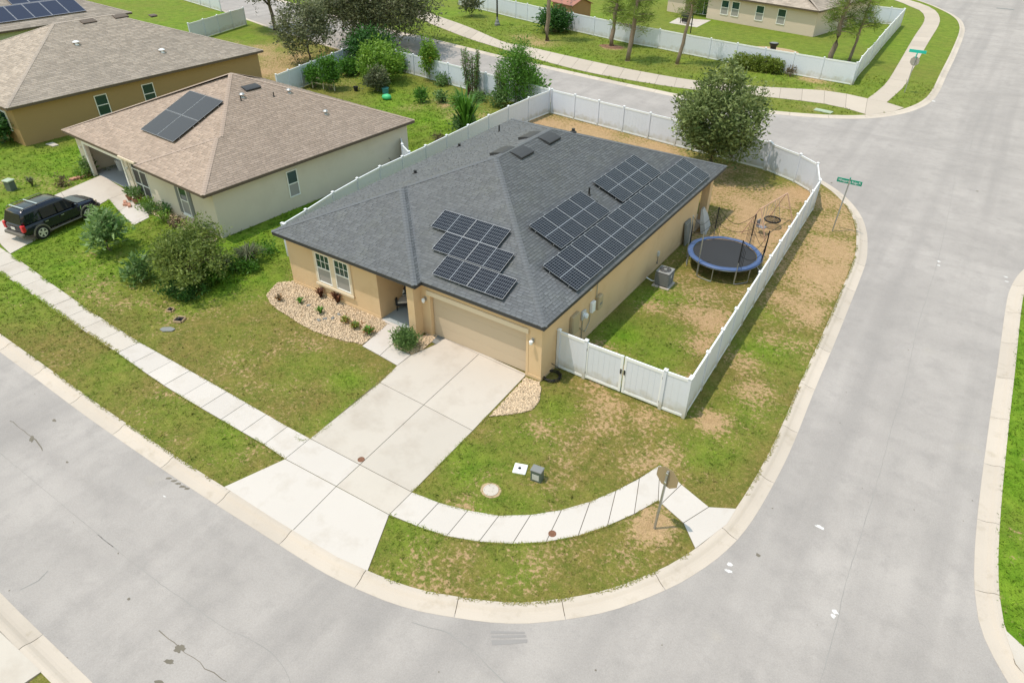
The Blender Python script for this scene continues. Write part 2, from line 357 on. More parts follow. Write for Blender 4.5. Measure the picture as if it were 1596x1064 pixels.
mat('tail_red', (.55,.025,.03), .25); mat('headlight', (.60,.50,.37), .2, .05); mat('plate', (.62,.60,.56), .5)
mat('tarp', (.40,.41,.42), .6, .15, 2); mat('shed_wall', (.36,.20,.10), .8, .12, 4); mat('shed_roof', (.33,.15,.11), .8, .25, 1.5, .2, 20, col2=(.10,.06,.06), c2scale=1.2, c2lo=.5, c2hi=.65)
mat('bag_green', (.07,.48,.20), .5, .2, 8); mat('teal', (.06,.24,.25), .5); mat('pot_black', (.018,.018,.018), .6); mat('wood_light', (.55,.49,.38), .8, .1)
mat('flower_yellow', (.72,.52,.06), .7); mat('flower_pink', (.42,.22,.24), .7); mat('box_brown', (.20,.11,.06), .8); mat('freezer', (.55,.55,.53), .5)
mat('paint_mark', (.60,.585,.57), .8, .15, 8); mat('dark_soil', (.165,.145,.115), .95, .3, 5); mat('patch', (.262,.245,.236), .9, .1, 3)
leafmat('leaf_ligustrum', (.030,.066,.012), (.33,.40,.15)); leafmat('leaf_oak', (.032,.052,.018), (.26,.28,.15)); leafmat('leaf_shrub', (.030,.070,.010), (.29,.36,.085))
leafmat('leaf_lush', (.035,.115,.012), (.145,.315,.040)); leafmat('leaf_lime', (.080,.190,.018), (.270,.420,.055)); leafmat('leaf_sage', (.050,.125,.028), (.215,.33,.105))
leafmat('leaf_pine', (.070,.130,.015), (.26,.34,.06)); leafmat('leaf_grey', (.060,.085,.030), (.185,.195,.110)); leafmat('leaf_deep', (.020,.070,.014), (.070,.185,.036))
leafmat('leaf_papaya', (.055,.145,.028), (.33,.46,.19)); leafmat('leaf_bronze', (.085,.040,.025), (.230,.105,.065)); leafmat('leaf_dry', (.090,.065,.035), (.20,.16,.09)); leafmat('leaf_rust', (.17,.075,.02), (.33,.17,.05))
leafmat('leaf_hedge', (.085,.135,.015), (.27,.33,.055))
M_ = MATS


# ================================================================== THE SETTING
def struct(o, label=None):
    o['kind'] = 'structure'
    if label: o['label'] = label
    return o
def flat(name, poly, z, mat_, parent=None, thick=None):
    m = MB()
    if thick: m.prism(poly, z-thick, z)
    else: m.add([(p[0],p[1],z) for p in poly], [tuple(range(len(poly)))])
    return m.build(name, mat_, parent)
struct(flat('terrain', [(-600,-400),(500,-400),(500,700),(-600,700)], -.17, M_['far_grass']))
struct(flat('road', [(-140,-60),(90,-60),(90,190),(-140,190)], -.10, M_['asphalt']))

KW = .60
KERB_A = catmull([(-110,-9.6),(-60,-10.3),(-30,-10.75),(-19.6,-10.95),(-13.9,-11.1),(-9.4,-11.13),(-6.3,-11.1),(-3.56,-11.03),(-.65,-10.95),(1.0,-10.72),(2.4,-10.38),(4.51,-9.42),(5.55,-8.67),(6.61,-7.67),(7.38,-6.66),(8.14,-5.4),(8.75,-3.9),(9.07,-2.4),(9.2,-.2),(9.21,2.3),(9.04,6.17),(8.92,10.05),(8.8,12.93),(8.65,16.38),(8.5,18.94),(8.25,20.56),(7.85,22.47),(7.2,24.48),(6.25,26.3),(5.0,27.95),(3.4,29.3),(1.3,30.5),(-2,31.4),(-8,32.3),(-19,33.7),(-30,35.0),(-40,36.0),(-49.3,37.0),(-58.4,38.8),(-64,40.0),(-71,41.8),(-90,46.5),(-125,55)], .6)
KERB_B = catmull([(-125,66),(-80,54.5),(-66,51.0),(-52.85,48.33),(-44.5,47.1),(-38.4,46.05),(-32.8,45.05),(-26.2,44.15),(-20.6,43.45),(-15,42.85),(-11.3,42.5),(-7.5,42.25),(-4.3,42.4),(-.9,43.35),(1.8,44.6),(3.82,46.15),(5.44,48.4),(6.5,51),(7.1,54),(7.24,58),(7.05,65),(6.8,75.3),(6.3,87.5),(5.6,93.8),(4.5,98.3),(2.4,103),(-1.2,108.8),(-8,116),(-20,124),(-60,140)], .6)
KERB_C = catmull([(60,-8.5),(40,-8.2),(28,-7.4),(22,-5.9),(18.6,-4.2),(17.5,-3.03),(16.95,-1.95),(16.75,-.9),(16.6,.75),(16.5,3.7),(16.44,8.4),(16.42,12),(16.36,17.9),(16.42,20.2),(16.8,22.6),(17.8,25.2),(19.6,27.6),(22.5,29.4),(28,30.6),(40,31.2),(60,31.5)], .6)
KERB_D = catmull([(-110,-19.3),(-60,-18.9),(-30,-18.4),(-12,-18.1),(-6.7,-18.07),(-4.4,-18.05),(0,-18.03),(6,-18.1),(12,-19),(17,-21),(24,-26),(30,-40)], .6)
def kerb(name, line, road_side, vis, label):
    """rolled gutter kerb: poured lengths with joints, lawn edge at z 0, road edge at the asphalt"""
    P = np.array(line); T = np.gradient(P, axis=0); T /= np.linalg.norm(T, axis=1)[:,None]
    N = np.c_[T[:,1], -T[:,0]]*road_side
    s = np.r_[0, np.cumsum(np.linalg.norm(np.diff(P, axis=0), axis=1))]
    prof = [(-.02,-.12),(-.02,.012),(.10,.012),(.17,-.005),(.27,-.055),(.36,-.076),(.48,-.088),(KW,-.094),(KW,-.14)]
    bed = MB(); rs = []
    for p, n in zip(P, N): rs.append([(p[0]+n[0]*o, p[1]+n[1]*o, z-.016) for o, z in [(0,-.13),(.01,.006),(.12,.002),(.27,-.06),(KW-.01,-.096),(KW-.01,-.14)]])
    bed.rings(rs if road_side > 0 else [r[::-1] for r in rs])
    root = struct(bed.build(name, M_['joint']), label)
    def at(d): return (np.array([np.interp(d, s, P[:,0]), np.interp(d, s, P[:,1])]), np.array([np.interp(d, s, N[:,0]), np.interp(d, s, N[:,1])]))
    L = 3.07; k = 0; rest = MB()
    d = 0.0
    while d < s[-1]-.5:
        e = min(d+L-.022, s[-1]); rs = []
        for q in np.linspace(d, e, 7):
            p, n = at(q); n = n/np.linalg.norm(n)
            rs.append([(p[0]+n[0]*o, p[1]+n[1]*o, z) for o, z in prof])
        if road_side < 0: rs = [r[::-1] for r in rs]
        mid, _ = at((d+e)/2)
        if vis(mid):
            m = MB(); m.rings(rs); m.build('kerb_segment', M_['kerb_concrete'], root, smooth=False); k += 1
        else: rest.rings(rs)
        d += L
    if rest.v:
        o = rest.build('kerb_run', M_['kerb_concrete'], root); o['kind'] = 'stuff'
kerb('kerb', KERB_A, 1, lambda p: p[0] > -36, 'cream rolled concrete kerb around the corner lot')
kerb('kerb', KERB_B, 1, lambda p: p[0] > -60 and p[1] < 100, 'cream kerb around the far corner lot')
kerb('kerb', KERB_C, -1, lambda p: p[0] < 20 and p[1] < 27, 'cream kerb along the right edge of the side street')
kerb('kerb', KERB_D, -1, lambda p: -12 < p[0] < 0, 'cream kerb across the front street, lower left')

# ---- concrete: sidewalks, driveways, walks (all as separate slabs)
SLAB_POLYS = []
def slab(poly, parent, z=.022, mat_='concrete', shrink=.012, thick=.09, name='slab'):
    P = np.array([p[:2] for p in poly], float); c = P.mean(0)
    Q = []
    n = len(P); area = sum(P[i][0]*P[(i+1)%n][1]-P[(i+1)%n][0]*P[i][1] for i in range(n)); sg = 1 if area > 0 else -1
    for i in range(n):
        a, b, d = P[i-1], P[i], P[(i+1)%n]
        e1 = (b-a)/max(1e-6,np.linalg.norm(b-a)); e2 = (d-b)/max(1e-6,np.linalg.norm(d-b))
        n1 = np.array([-e1[1], e1[0]])*sg; n2 = np.array([-e2[1], e2[0]])*sg
        k = 1+n1.dot(n2); Q.append(b+(n1+n2)*shrink/max(.3,k))
    m = MB(); m.prism([tuple(q) for q in Q], z-thick, z)
    SLAB_POLYS.append([tuple(p) for p in P])
    return m.build(name, M_[mat_], parent)
def ribbon(name, up, lo, n, label, mat_='concrete', z=.022, vis=None):
    A = resample(catmull(up, .3), n+1); B = resample(catmull(lo, .3), n+1)
    root = MB()
    for i in range(n): root.prism([A[i],A[i+1],B[i+1],B[i]], -.06, z-.02)
    root = struct(root.build(name, M_['joint']), label)
    for i in range(n):
        slab([A[i],A[i+1],B[i+1],B[i]], root, z+random.uniform(-.003,.003), mat_)
    return root
# front sidewalk, left of the drive
ribbon('sidewalk', [(-44,-6.15),(-29.692,-6.84),(-25.107,-7.185),(-20.298,-7.521),(-16.311,-7.688)], [(-44,-7.4),(-28.014,-8.148),(-22.984,-8.397),(-20.28,-8.568),(-16.386,-8.708)], 18, 'straight concrete sidewalk by the neighbouring green lawn')
sw = ribbon('sidewalk', [(-16.311,-7.688),(-12.684,-7.697),(-10.201,-7.707),(-6.559,-7.738),(-5.329,-7.715)], [(-16.386,-8.708),(-12.563,-8.921),(-8.608,-8.929),(-6.439,-8.908),(-5.275,-8.97)], 9, 'bright new concrete sidewalk in front of the house', 'concrete_new')
slab([(-5.329,-7.715),(-2.827,-7.652),(-2.771,-8.868),(-5.275,-8.97)], sw, .022, 'concrete_new')
slab([(-2.827,-7.652),(-0.419,-7.591),(-0.397,-8.778),(-2.771,-8.868)], sw, .020, 'concrete')
ribbon('sidewalk', [(-0.419,-7.591),(0.144,-7.52),(1.008,-7.344),(2.457,-6.85),(3.264,-6.311),(3.99,-5.652),(4.698,-4.765),(5.24,-3.807),(5.73,-2.753),(6.127,-1.563)],
       [(-0.397,-8.778),(0.798,-8.602),(1.812,-8.367),(3.04,-7.824),(4.031,-7.18),(4.914,-6.388),(5.664,-5.389),(6.272,-4.298),(6.532,-3.755),(6.769,-3.15)], 9, 'curved concrete sidewalk around the corner lawn', 'concrete_new')
ramp = struct(flat('kerb_ramp', [(6.127,-1.563),(7.141,-2.012),(8.308,-2.445),(9.111,-1.983),(9.074,-2.816),(8.575,-4.334),(7.86,-3.576),(6.769,-3.15)], .002, M_['joint']), 'pale concrete kerb ramp beside the stop sign')
slab([(6.127,-1.563),(7.141,-2.012),(6.923,-3.217),(6.769,-3.15)], ramp, .022, 'concrete_new')
slab([(7.141,-2.012),(8.308,-2.445),(7.86,-3.576),(6.923,-3.217)], ramp, .020, 'concrete_new')
slab([(8.308,-2.445),(9.111,-1.983),(9.074,-2.816),(8.575,-4.334),(7.86,-3.576)], ramp, .018, 'concrete_new')
# driveway of the main house
dw = struct(flat('driveway', [(-5.329,-7.715),(-0.419,-7.591),(-0.714,0.067),(-5.175,0.518),(-5.341,-0.385),(-5.664,-1.712)], .0015, M_['joint']), 'wide concrete driveway of the dark roofed house')
slab([(-5.329,-7.715),(-2.827,-7.652),(-3.045,-3.828),(-5.457,-3.759)], dw, .022); slab([(-2.827,-7.652),(-0.419,-7.591),(-0.536,-3.93),(-3.045,-3.828)], dw, .021)
slab([(-5.457,-3.759),(-3.045,-3.828),(-3.239,0.158),(-5.234,0.263),(-5.258,-0.328),(-5.453,-0.964),(-5.649,-1.559),(-5.646,-2.476)], dw, .022); slab([(-3.045,-3.828),(-0.536,-3.93),(-0.714,0.067),(-3.239,0.158)], dw, .021)
slab([(-5.234,0.263),(-3.239,0.158),(-0.714,0.067),(-0.735,0.175),(-3.29,0.314),(-5.264,0.395)], dw, .018)
ap = struct(flat('driveway_apron', [(-5.275,-8.97),(-0.397,-8.778),(0.552,-10.798),(-0.629,-10.971),(-2.549,-11.036),(-3.542,-11.064),(-5.978,-11.08)], .0035, M_['joint']), 'bright flared concrete apron between kerb and sidewalk')
slab([(-5.275,-8.97),(-2.771,-8.868),(-2.549,-11.036),(-3.542,-11.064),(-5.978,-11.08)], ap, .018, 'concrete_new'); slab([(-2.771,-8.868),(-0.397,-8.778),(0.552,-10.798),(-0.629,-10.971),(-2.549,-11.036)], ap, .018, 'concrete_new')
wk = struct(flat('front_walk', [(-7.893,-2.281),(-5.648,-2.483),(-5.664,-1.541),(-6.758,-1.534),(-6.99,-0.226),(-8.163,-0.326)], .0025, M_['joint']), 'short concrete walk from the driveway to the porch')
slab([(-7.893,-2.281),(-6.752,-2.372),(-6.891,-1.386),(-6.926,-0.12),(-8.163,-0.326)], wk, .022, 'concrete_new'); slab([(-6.752,-2.372),(-5.648,-2.483),(-5.664,-1.541),(-6.344,-1.573),(-6.891,-1.386)], wk, .022, 'concrete_new')
pv = struct(flat('garage_pavers', [(-5.562,-0.296),(-5.65,0.316),(-5.249,0.282),(-5.246,-0.32)], .003, M_['joint']), 'two grey paver slabs beside the garage door')
slab([(-5.618,-0.274),(-5.634,0.019),(-5.212,0.004),(-5.246,-0.32)], pv, .024, 'util_grey'); slab([(-5.638,0.047),(-5.682,0.356),(-5.249,0.375),(-5.216,0.031)], pv, .024, 'util_grey')
# neighbour's drive and walk
d2 = struct(flat('driveway', [(-29.692,-6.84),(-31.234,-2.224),(-32.109,0.231),(-27.901,-0.668),(-28.016,0.877),(-31.877,1.604),(-36.313,2.178),(-35.667,-0.897),(-34.415,-5.167),(-36,-5.9)], .002, M_['joint']), 'pale driveway under the black car')
slab([(-29.692,-6.84),(-31.234,-2.224),(-35.667,-0.897),(-34.415,-5.167),(-35.6,-5.9)], d2, .022, 'concrete'); slab([(-31.234,-2.224),(-32.109,0.231),(-32.234,1.605),(-36.313,2.178),(-35.667,-0.897)], d2, .021, 'concrete')
slab([(-32.109,0.231),(-29.899,-0.424),(-30.748,1.292),(-32.234,1.605)], d2, .022, 'concrete'); slab([(-29.899,-0.424),(-27.628,-1.002),(-28.019,0.324),(-30.748,1.292)], d2, .023, 'concrete_new')
slab([(-27.628,-1.002),(-27.465,-0.941),(-27.663,0.136),(-28.051,0.302)], d2, .02, 'concrete_new')
d2b = struct(flat('driveway_apron', [(-28.947,-7.714),(-31.5,-7.5),(-29.9,-10.75),(-38,-10.5),(-36.5,-7.2)], .0035, M_['joint']))
slab([(-36.3,-7.4),(-30.6,-7.45),(-29.4,-10.85),(-37.4,-10.6)], d2b, .018)
# across the front street, lower left
d3 = struct(flat('driveway', [(-6.66,-18.093),(-4.474,-18.037),(-4.6,-24),(-12,-24),(-11,-18.2)], .002, M_['joint']), 'pale driveway in the lower left corner')
slab([(-6.66,-18.093),(-4.474,-18.037),(-5.2,-24),(-11,-24),(-10,-18.15)], d3, .02, 'concrete')
# far corner lot: sidewalk along its street and up the side street
ribbon('sidewalk', [(-76,57.4),(-67.704,64.556),(-54.534,58.935),(-44.996,54.901),(-36.501,50.555),(-33.299,50.295),(-28.001,49.289),(-20.14,48.07),(-15.076,47.749),(-11.877,47.883),(-6.533,49.345),(-0.756,51.589),(2.813,51.125)],
       [(-76,55.9),(-62.773,59.168),(-50.919,54.038),(-41.1,49.718),(-34.462,47.586),(-30.792,46.433),(-23.909,44.785),(-19.316,44.324),(-14.278,44.421),(-11.157,44.783),(-5.537,46.227),(0.286,47.24),(3.571,46.233)], 44, 'long tan sidewalk along the opposite side of the rear street', 'concrete_old')
ribbon('sidewalk', [(2.813,51.125),(3.219,57.289),(2.829,66.897),(2.085,81.834),(1.791,90.407),(1.277,95.72),(0.047,100.44),(-2.04,103.75),(-4.64,107.69),(-14,118)],
       [(4.47,50.87),(4.874,57.914),(4.557,63.692),(3.971,79.823),(3.664,89.799),(3.177,95.489),(2.117,100.78),(0.647,104.46),(-1.388,107.41),(-12.6,119.4)], 26, 'pale sidewalk curving along the far side street', 'concrete_old')
rm = struct(flat('kerb_ramp', [(2.813,51.125),(4.47,50.87),(6.021,50.019),(5.438,48.291),(3.825,45.987),(3.571,46.233)], .004, M_['joint']), 'tan kerb ramp at the far corner')
slab([(2.813,51.125),(4.47,50.87),(6.021,50.019),(5.449,48.407),(3.825,45.987),(3.571,46.233)], rm, .02, 'concrete_old')
fw = struct(flat('far_walk', [(16.927,-1.975),(17.464,-2.32),(20.5,-5.2),(18.3,-4.1),(17.287,-3.027)], .002, M_['joint']), 'pale concrete walk in the lower right corner')
slab([(16.927,-1.975),(17.464,-2.32),(20.5,-5.2),(18.3,-4.1),(17.287,-3.027)], fw, .02, 'concrete')

# ---- lawns -------------------------------------------------------
# blobs: x, y, radius, amount
LUSH = [(-32,-4,9,1),(-26,-4.5,7,.9),(-22,1,6,1),(-20,6,5,1),(-19,11,5,1),(-40,2,8,1),(-46,-3,9,.9),(-22,-8.7,2.5,.6),(-30,-9,6,.8),(-18,-1.2,3.5,.9),(-26,18,6,.95),(-25,24,6,.9),(-31,27,6,.8),(-36,30,5,.7),(-62,36,9,.4),(-20,-5,2.5,.5),
        (-5.0,-6.0,1.1,.75),(-6.6,-4.4,1,.6),(.4,-5.2,1.3,.7),(1.3,-1,1.2,.7),(.6,-3,1.6,.5),(.3,-8.6,1.7,.5),(3.4,-7,1.5,.55),(2.2,-6.6,1.2,.5),(4.3,-8.0,1.0,.5),(1.2,5,1.6,.75),(1.0,9,1.4,.7),(3.0,5.0,1.5,.6),(2.6,6.6,1.2,.6),(3.2,3.6,1.3,.4),(7.2,7.5,1.2,.45),(7.6,3,1.5,.5),(6.4,10.6,.9,.45),(7.4,.2,1.3,.4),(6.7,15,.8,.4),
        (-11,-9.7,2.2,.45),(-15.5,-9.5,2,.6),(-8.3,-9.6,1.4,.5),(-12.5,-5.2,2,.35),(-9,-4.8,1.6,.4),(-80,30,25,.8)]
DIRT = [(-13.5,-2.2,2.2,.34),(-10.6,-3.4,1.6,.30),(-7.8,-5.0,1.4,.2),(-17,-4.6,1.2,.45),(-16.3,-6.2,1.2,.35),(-11.8,-6.2,1.2,.25),(-17.5,-2.0,1,.5),(-15.3,.5,.8,.5),(-5.4,-9.2,1.4,.35),(-8.4,-8.6,1.0,.3),(-13,-8.9,1.4,.25),
        (2.4,-9.2,1.2,.34),(5.0,-7.6,1.4,.40),(6.6,-5.8,1.2,.45),(7.1,-4.4,.7,.9),(1.0,-9.4,1,.3),(3.4,-4.6,.9,.32),(4.6,-3.8,1.4,.12),(2.8,-3.2,.8,.28),(1.5,-2.4,.6,.5),(3.0,.2,.9,.45),(4.6,.9,.9,.38),(2.2,.9,.7,.5),(6.3,-1.6,1,.4),(6.8,1.8,.6,.75),(6.4,-3.2,.8,.35),(1.5,-7.2,.5,.7),(1.0,-6.0,.7,.4),
        (4.5,6.4,.8,.6),(4.3,8.6,1.1,.6),(3.2,10.4,.9,.5),(1.5,8.2,.6,.5),(2.6,2.6,.8,.4),(4.4,3.2,1.2,.4),(1.0,2.6,.6,.7),(.7,3.8,.5,.5),(3,13,2,.45),(4.6,12,1,.5),
        (2.6,17.6,2.6,.75),(3.0,21,2.6,.75),(1,24,3,.7),(3,25,2.4,.75),(-3,26,3,.55),(-8,26.5,3,.95),(-14,27.4,3,.95),(-17,28,2.6,.9),(-2,22,2,.55),
        (7.6,12,1.6,.62),(7.2,16,1.8,.72),(6.9,19.5,1.8,.72),(6.4,22.5,1.7,.7),(5.6,25,1.7,.66),(7.8,8.8,1.2,.42),(6.6,6.2,1,.5),(7.4,4.6,1.0,.45),(8.2,14,1,.4),(6.4,12.5,.9,.6),
        (-23.8,-5.7,1.2,.42),(-22.2,-5.3,1.5,.45),(-19.6,-5.4,1,.45),(-38,-.5,1.6,.5),(-41,-2.5,2,.45),(-26.2,-4.6,.7,.5),
        (-29.5,25.5,2.0,.42),(-26.5,27.5,1.7,.45),(-24,25.5,1.4,.4),(-31,28.5,1.4,.35),(-22.6,27.6,1.4,.42),(-21,29,1.4,.35),(-29,30.5,1.3,.4),(-56,30,6,.5),(-50,31,5,.55),(-48,27.5,4,.55),(-75,28,4,.3)]
def base_fields(x, y):
    lu = np.zeros_like(x); di = np.zeros_like(x)
    for (bx, by, r, a) in LUSH: lu = np.maximum(lu, a*np.exp(-((x-bx)**2+(y-by)**2)/(2*(r*.75)**2)))
    for (bx, by, r, a) in DIRT: di = np.maximum(di, a*np.exp(-((x-bx)**2+(y-by)**2)/(2*(r*.95)**2)))
    lu = np.clip(lu + (fbm(x, y, 4, 11)-.5)*.7 + (fbm(x, y, 1.1, 5)-.5)*.5, 0, 1)
    di = np.clip(di*.72 + .19 + (fbm(x, y, 2.2, 21)-.5)*.55 + (fbm(x, y, .7, 31)-.5)*.35, 0, 1)
    di = di*np.clip(1.15-lu*.55, .4, 1)
    return lu, di
def fields_B(x, y):
    lu = np.clip(.55 + (fbm(x, y, 5, 11)-.5)*.7, 0, 1); di = np.clip(.08 + (fbm(x, y, 3, 21)-.5)*.8, 0, 1)
    for (bx, by, r, a) in [(-33,52.5,3,.6),(-36,54,3,.5),(-25,55.6,1.8,.8),(-3,55,2.5,.65),(-8,57,4,.5),(-1,52,2,.5),(-1,45.5,2,.4),(-5,43.8,2,.4),(-45,52,3,.4),(-14,47.5,1.5,.4)]:
        di = np.maximum(di, a*np.exp(-((x-bx)**2+(y-by)**2)/(2*(r*.7)**2)) + (fbm(x, y, 1.5, 8)-.5)*.3)
    return lu, np.clip(di, 0, 1)
def fields_C(x, y): return np.clip(.9 + (fbm(x, y, 3, 11)-.5)*.8, 0, 1), np.clip((fbm(x, y, 1.6, 21)-.5)*1.2+.02, 0, 1)
def lawn(name, poly, fields, near, step_near, step_far, bounds, label):
    poly = [tuple(map(float, p)) for p in poly]
    x0, x1, y0, y1 = bounds; pts = []
    for st, isnear in ((step_near, True), (step_far, False)):
        gx, gy = np.meshgrid(np.arange(x0, x1, st), np.arange(y0, y1, st)); gx = gx.ravel(); gy = gy.ravel()
        gx = gx + rng.uniform(-.3, .3, gx.shape)*st; gy = gy + rng.uniform(-.3, .3, gy.shape)*st
        k = near(gx, gy) == isnear; gx, gy = gx[k], gy[k]
        k = inpoly(gx, gy, poly); pts.append(np.c_[gx[k], gy[k]])
    P = np.vstack(pts)
    V = [Vector(p) for p in poly] + [Vector(p) for p in P]
    n = len(poly); E = [(i, (i+1) % n) for i in range(n)]
    v, e, f, *_ = delaunay_2d_cdt(V, E, [], 1, 1e-4)
    v = np.array([(p.x, p.y) for p in v]); z = (fbm(v[:,0], v[:,1], 1.2, 2)-.5)*.012
    lu, di = fields(v[:,0], v[:,1])
    F = np.array([t for t in f if len(t) == 3])
    # keep triangles facing up
    a = v[F[:,0]]; b = v[F[:,1]]; c = v[F[:,2]]
    neg = ((b[:,0]-a[:,0])*(c[:,1]-a[:,1])-(b[:,1]-a[:,1])*(c[:,0]-a[:,0])) < 0
    F[neg] = F[neg][:, ::-1]
    o = npmesh(name, M_['lawn'], np.c_[v, z-.008], F, attrs={'lush': lu, 'dirt': di}, label=label)
    return struct(o)
ngA = lambda x, y: (x > -27) & (x < 9.5) & (y > -11.5) & (y < 28)
PA = [tuple(p) for p in KERB_A] 
lawn('lawn', PA + [(-125,30)], base_fields, ngA, .25, 1.0, (-110,10,-12,56), 'patchy lawn of the corner lot and its neighbours')
PB = [tuple(p) for p in KERB_B] + [(-125,140)]
lawn('lawn', PB, fields_B, lambda x, y: (x > -60) & (x < 8) & (y < 62), .6, 2.0, (-100,8,41,130), 'green lawn of the far corner lot')
PC = [tuple(p) for p in KERB_C]
lawn('lawn', PC, fields_C, lambda x, y: x < 22, .4, 1.5, (15,60,-9,32), 'green verge at the right edge')
PD = [tuple(p) for p in KERB_D] + [(-110,-60)]
lawn('lawn', PD, base_fields, lambda x, y: (x > -10) & (x < 0) & (y > -25), .5, 4.0, (-110,30,-40,-17.5), 'lawn across the front street')

# grass blades: too many to count, one object per lawn
HARD = list(SLAB_POLYS)
ROCKBED = [(-14.813,-1.853),(-15.357,-0.718),(-14.744,-0.101),(-11.595,-0.08),(-8.669,-0.215),(-8.145,-0.346),(-8.038,-1.07),(-7.959,-2.208),(-8.359,-2.272),(-8.787,-2.445),(-9.702,-2.583),(-10.563,-2.675),(-11.606,-2.622),(-12.511,-2.483),(-13.33,-2.399),(-14.086,-2.198)]
ROCKBED2 = [(-0.637,-0.075),(-0.021,0.008),(0.28,-0.322),(0.646,-1.054),(0.685,-1.642),(0.454,-1.986),(0.027,-2.438),(-0.46,-2.884)]
HARD += [ROCKBED, ROCKBED2, [(-14.7,-.2),(-6.3,-.4),(0,0),(0,17),(0,19.4),(-14.7,19.8)], [(-36.6,2),(-21.8,.7),(-20.9,15.6),(-35.6,16.7)], [(-65,2.5),(-46,2.2),(-46,25),(-65,25)]]
def blades(name, fields, poly, bounds, density, size, keep, label):
    x0, x1, y0, y1 = bounds; n = int((x1-x0)*(y1-y0)*density)
    x = rng.uniform(x0, x1, n); y = rng.uniform(y0, y1, n)
    k = inpoly(x, y, poly); x, y = x[k], y[k]
    k = keep(x, y); x, y = x[k], y[k]
    for p in HARD:
        q = np.array([t[:2] for t in p]); bx0, by0 = q.min(0); bx1, by1 = q.max(0)
        c = (x > bx0) & (x < bx1) & (y > by0) & (y < by1)
        if c.any():
            ins = np.zeros(len(x), bool); ins[c] = inpoly(x[c], y[c], [tuple(t) for t in q]); x, y = x[~ins], y[~ins]
    lu, di = fields(x, y)
    k = rng.uniform(0, 1, len(x)) > np.clip(di*1.7-.2, 0, .97); x, y, lu, di = x[k], y[k], lu[k], di[k]
    n = len(x); s = size*(.6+.6*rng.random(n))*(.75+.6*lu)
    V = []; tone = []
    base = np.c_[x, y, np.zeros(n)]
    allV = np.empty((n, 3, 3, 3)); 
    for b in range(3):
        a = rng.uniform(0, 2*np.pi, n); l = s*(.7+.6*rng.random(n)); w = s*.16
        dx, dy = np.cos(a), np.sin(a); off = rng.normal(0, .03, (n, 2))
        bx = x+off[:,0]; by = y+off[:,1]
        allV[:,b,0] = np.c_[bx-dy*w, by+dx*w, np.full(n,-.012)]; allV[:,b,1] = np.c_[bx+dy*w, by-dx*w, np.full(n,-.012)]
        allV[:,b,2] = np.c_[bx+dx*l, by+dy*l, l*(.35+.6*rng.random(n))]
    V = allV.reshape(-1, 3); F = np.arange(len(V)).reshape(-1, 3)
    rep = lambda q: np.repeat(q, 9)
    t = np.clip(rng.normal(.45, .22, n), 0, 1)
    o = npmesh(name, M_['blades'], V, F, attrs={'lush': rep(lu), 'dirt': rep(di), 'tone': rep(t)}, kind='stuff', label=label)
    o['category'] = 'grass'
    return o
blades('grass', base_fields, PA, (-30,9.6,-11.4,27), 75, .075, lambda x, y: rng.random(len(x)) < np.clip(1.25-np.hypot(x-11, y+14)/46, .25, 1), 'short patchy grass over the corner lot and the verge')
blades('grass', base_fields, PA, (-26,9.4,-11.2,27), 9, .15, lambda x, y: (fbm(x, y, .9, 77) > .52), 'coarser clumps and weeds in the corner lot lawn')
blades('grass', base_fields, PA, (-52,-14,-11,33), 26, .12, lambda x, y: (x < -27) | (y > 10) | (x < -17), 'bright green grass of the neighbouring yards')
blades('grass', fields_C, PC, (16.2,21,-4,24), 75, .075, lambda x, y: y > -5, 'bright green grass on the right verge')
blades('grass', fields_B, PB, (-50,7.5,42,60), 9, .16, lambda x, y: x > -90, 'green grass beyond the rear street')

def edge_blades(lines, label, n_per_m, size, inward, off=None):
    X = []; Y = []
    for ln in lines:
        P = catmull(ln, .2); L_ = plen(P); n = int(L_*n_per_m); d = rng.uniform(0, 1, n)*(len(P)-1); i = d.astype(int).clip(0, len(P)-2); f = (d-i)[:,None]
        q = P[i]*(1-f)+P[i+1]*f; k = fbm(q[:,0], q[:,1], .7, 4) > .43; q = q[k]+rng.normal(0, inward, q[k].shape)
        if off:      # leave out where concrete lies behind the line
            ok = np.ones(len(q), bool)
            for dx_, dy_ in ((0,.35),(-.3,.15),(-.35,0)):
                for pl in SLAB_POLYS: ok &= ~inpoly(q[:,0]+dx_, q[:,1]+dy_, pl)
            q = q[ok]
        X.append(q[:,0]); Y.append(q[:,1])
    x = np.concatenate(X); y = np.concatenate(Y); n = len(x); lu, di = base_fields(x, y); aV = np.empty((n,3,3)); a = rng.uniform(0, 6.28, n); l = size*(.6+.8*rng.random(n)); w = l*.16; dx, dy = np.cos(a), np.sin(a)
    aV[:,0] = np.c_[x-dy*w, y+dx*w, np.full(n,.0)]; aV[:,1] = np.c_[x+dy*w, y-dx*w, np.full(n,.0)]; aV[:,2] = np.c_[x+dx*l, y+dy*l, .03+l*.3*rng.random(n)]
    rep = lambda q: np.repeat(q, 3)
    o = npmesh('edge_grass', M_['blades'], aV.reshape(-1,3), np.arange(n*3).reshape(-1,3), attrs={'lush': rep(lu), 'dirt': rep(di), 'tone': rep(np.clip(rng.normal(.75,.22,n),0,1))}, kind='stuff', label=label); o['category'] = 'grass'
edge_blades([[(-29.692,-6.84),(-25.107,-7.185),(-20.298,-7.521),(-16.311,-7.688)], [(-28.014,-8.148),(-22.984,-8.397),(-20.28,-8.568),(-16.386,-8.708)]], 'ragged grass creeping over the old sidewalk edges', 260, .13, .035)
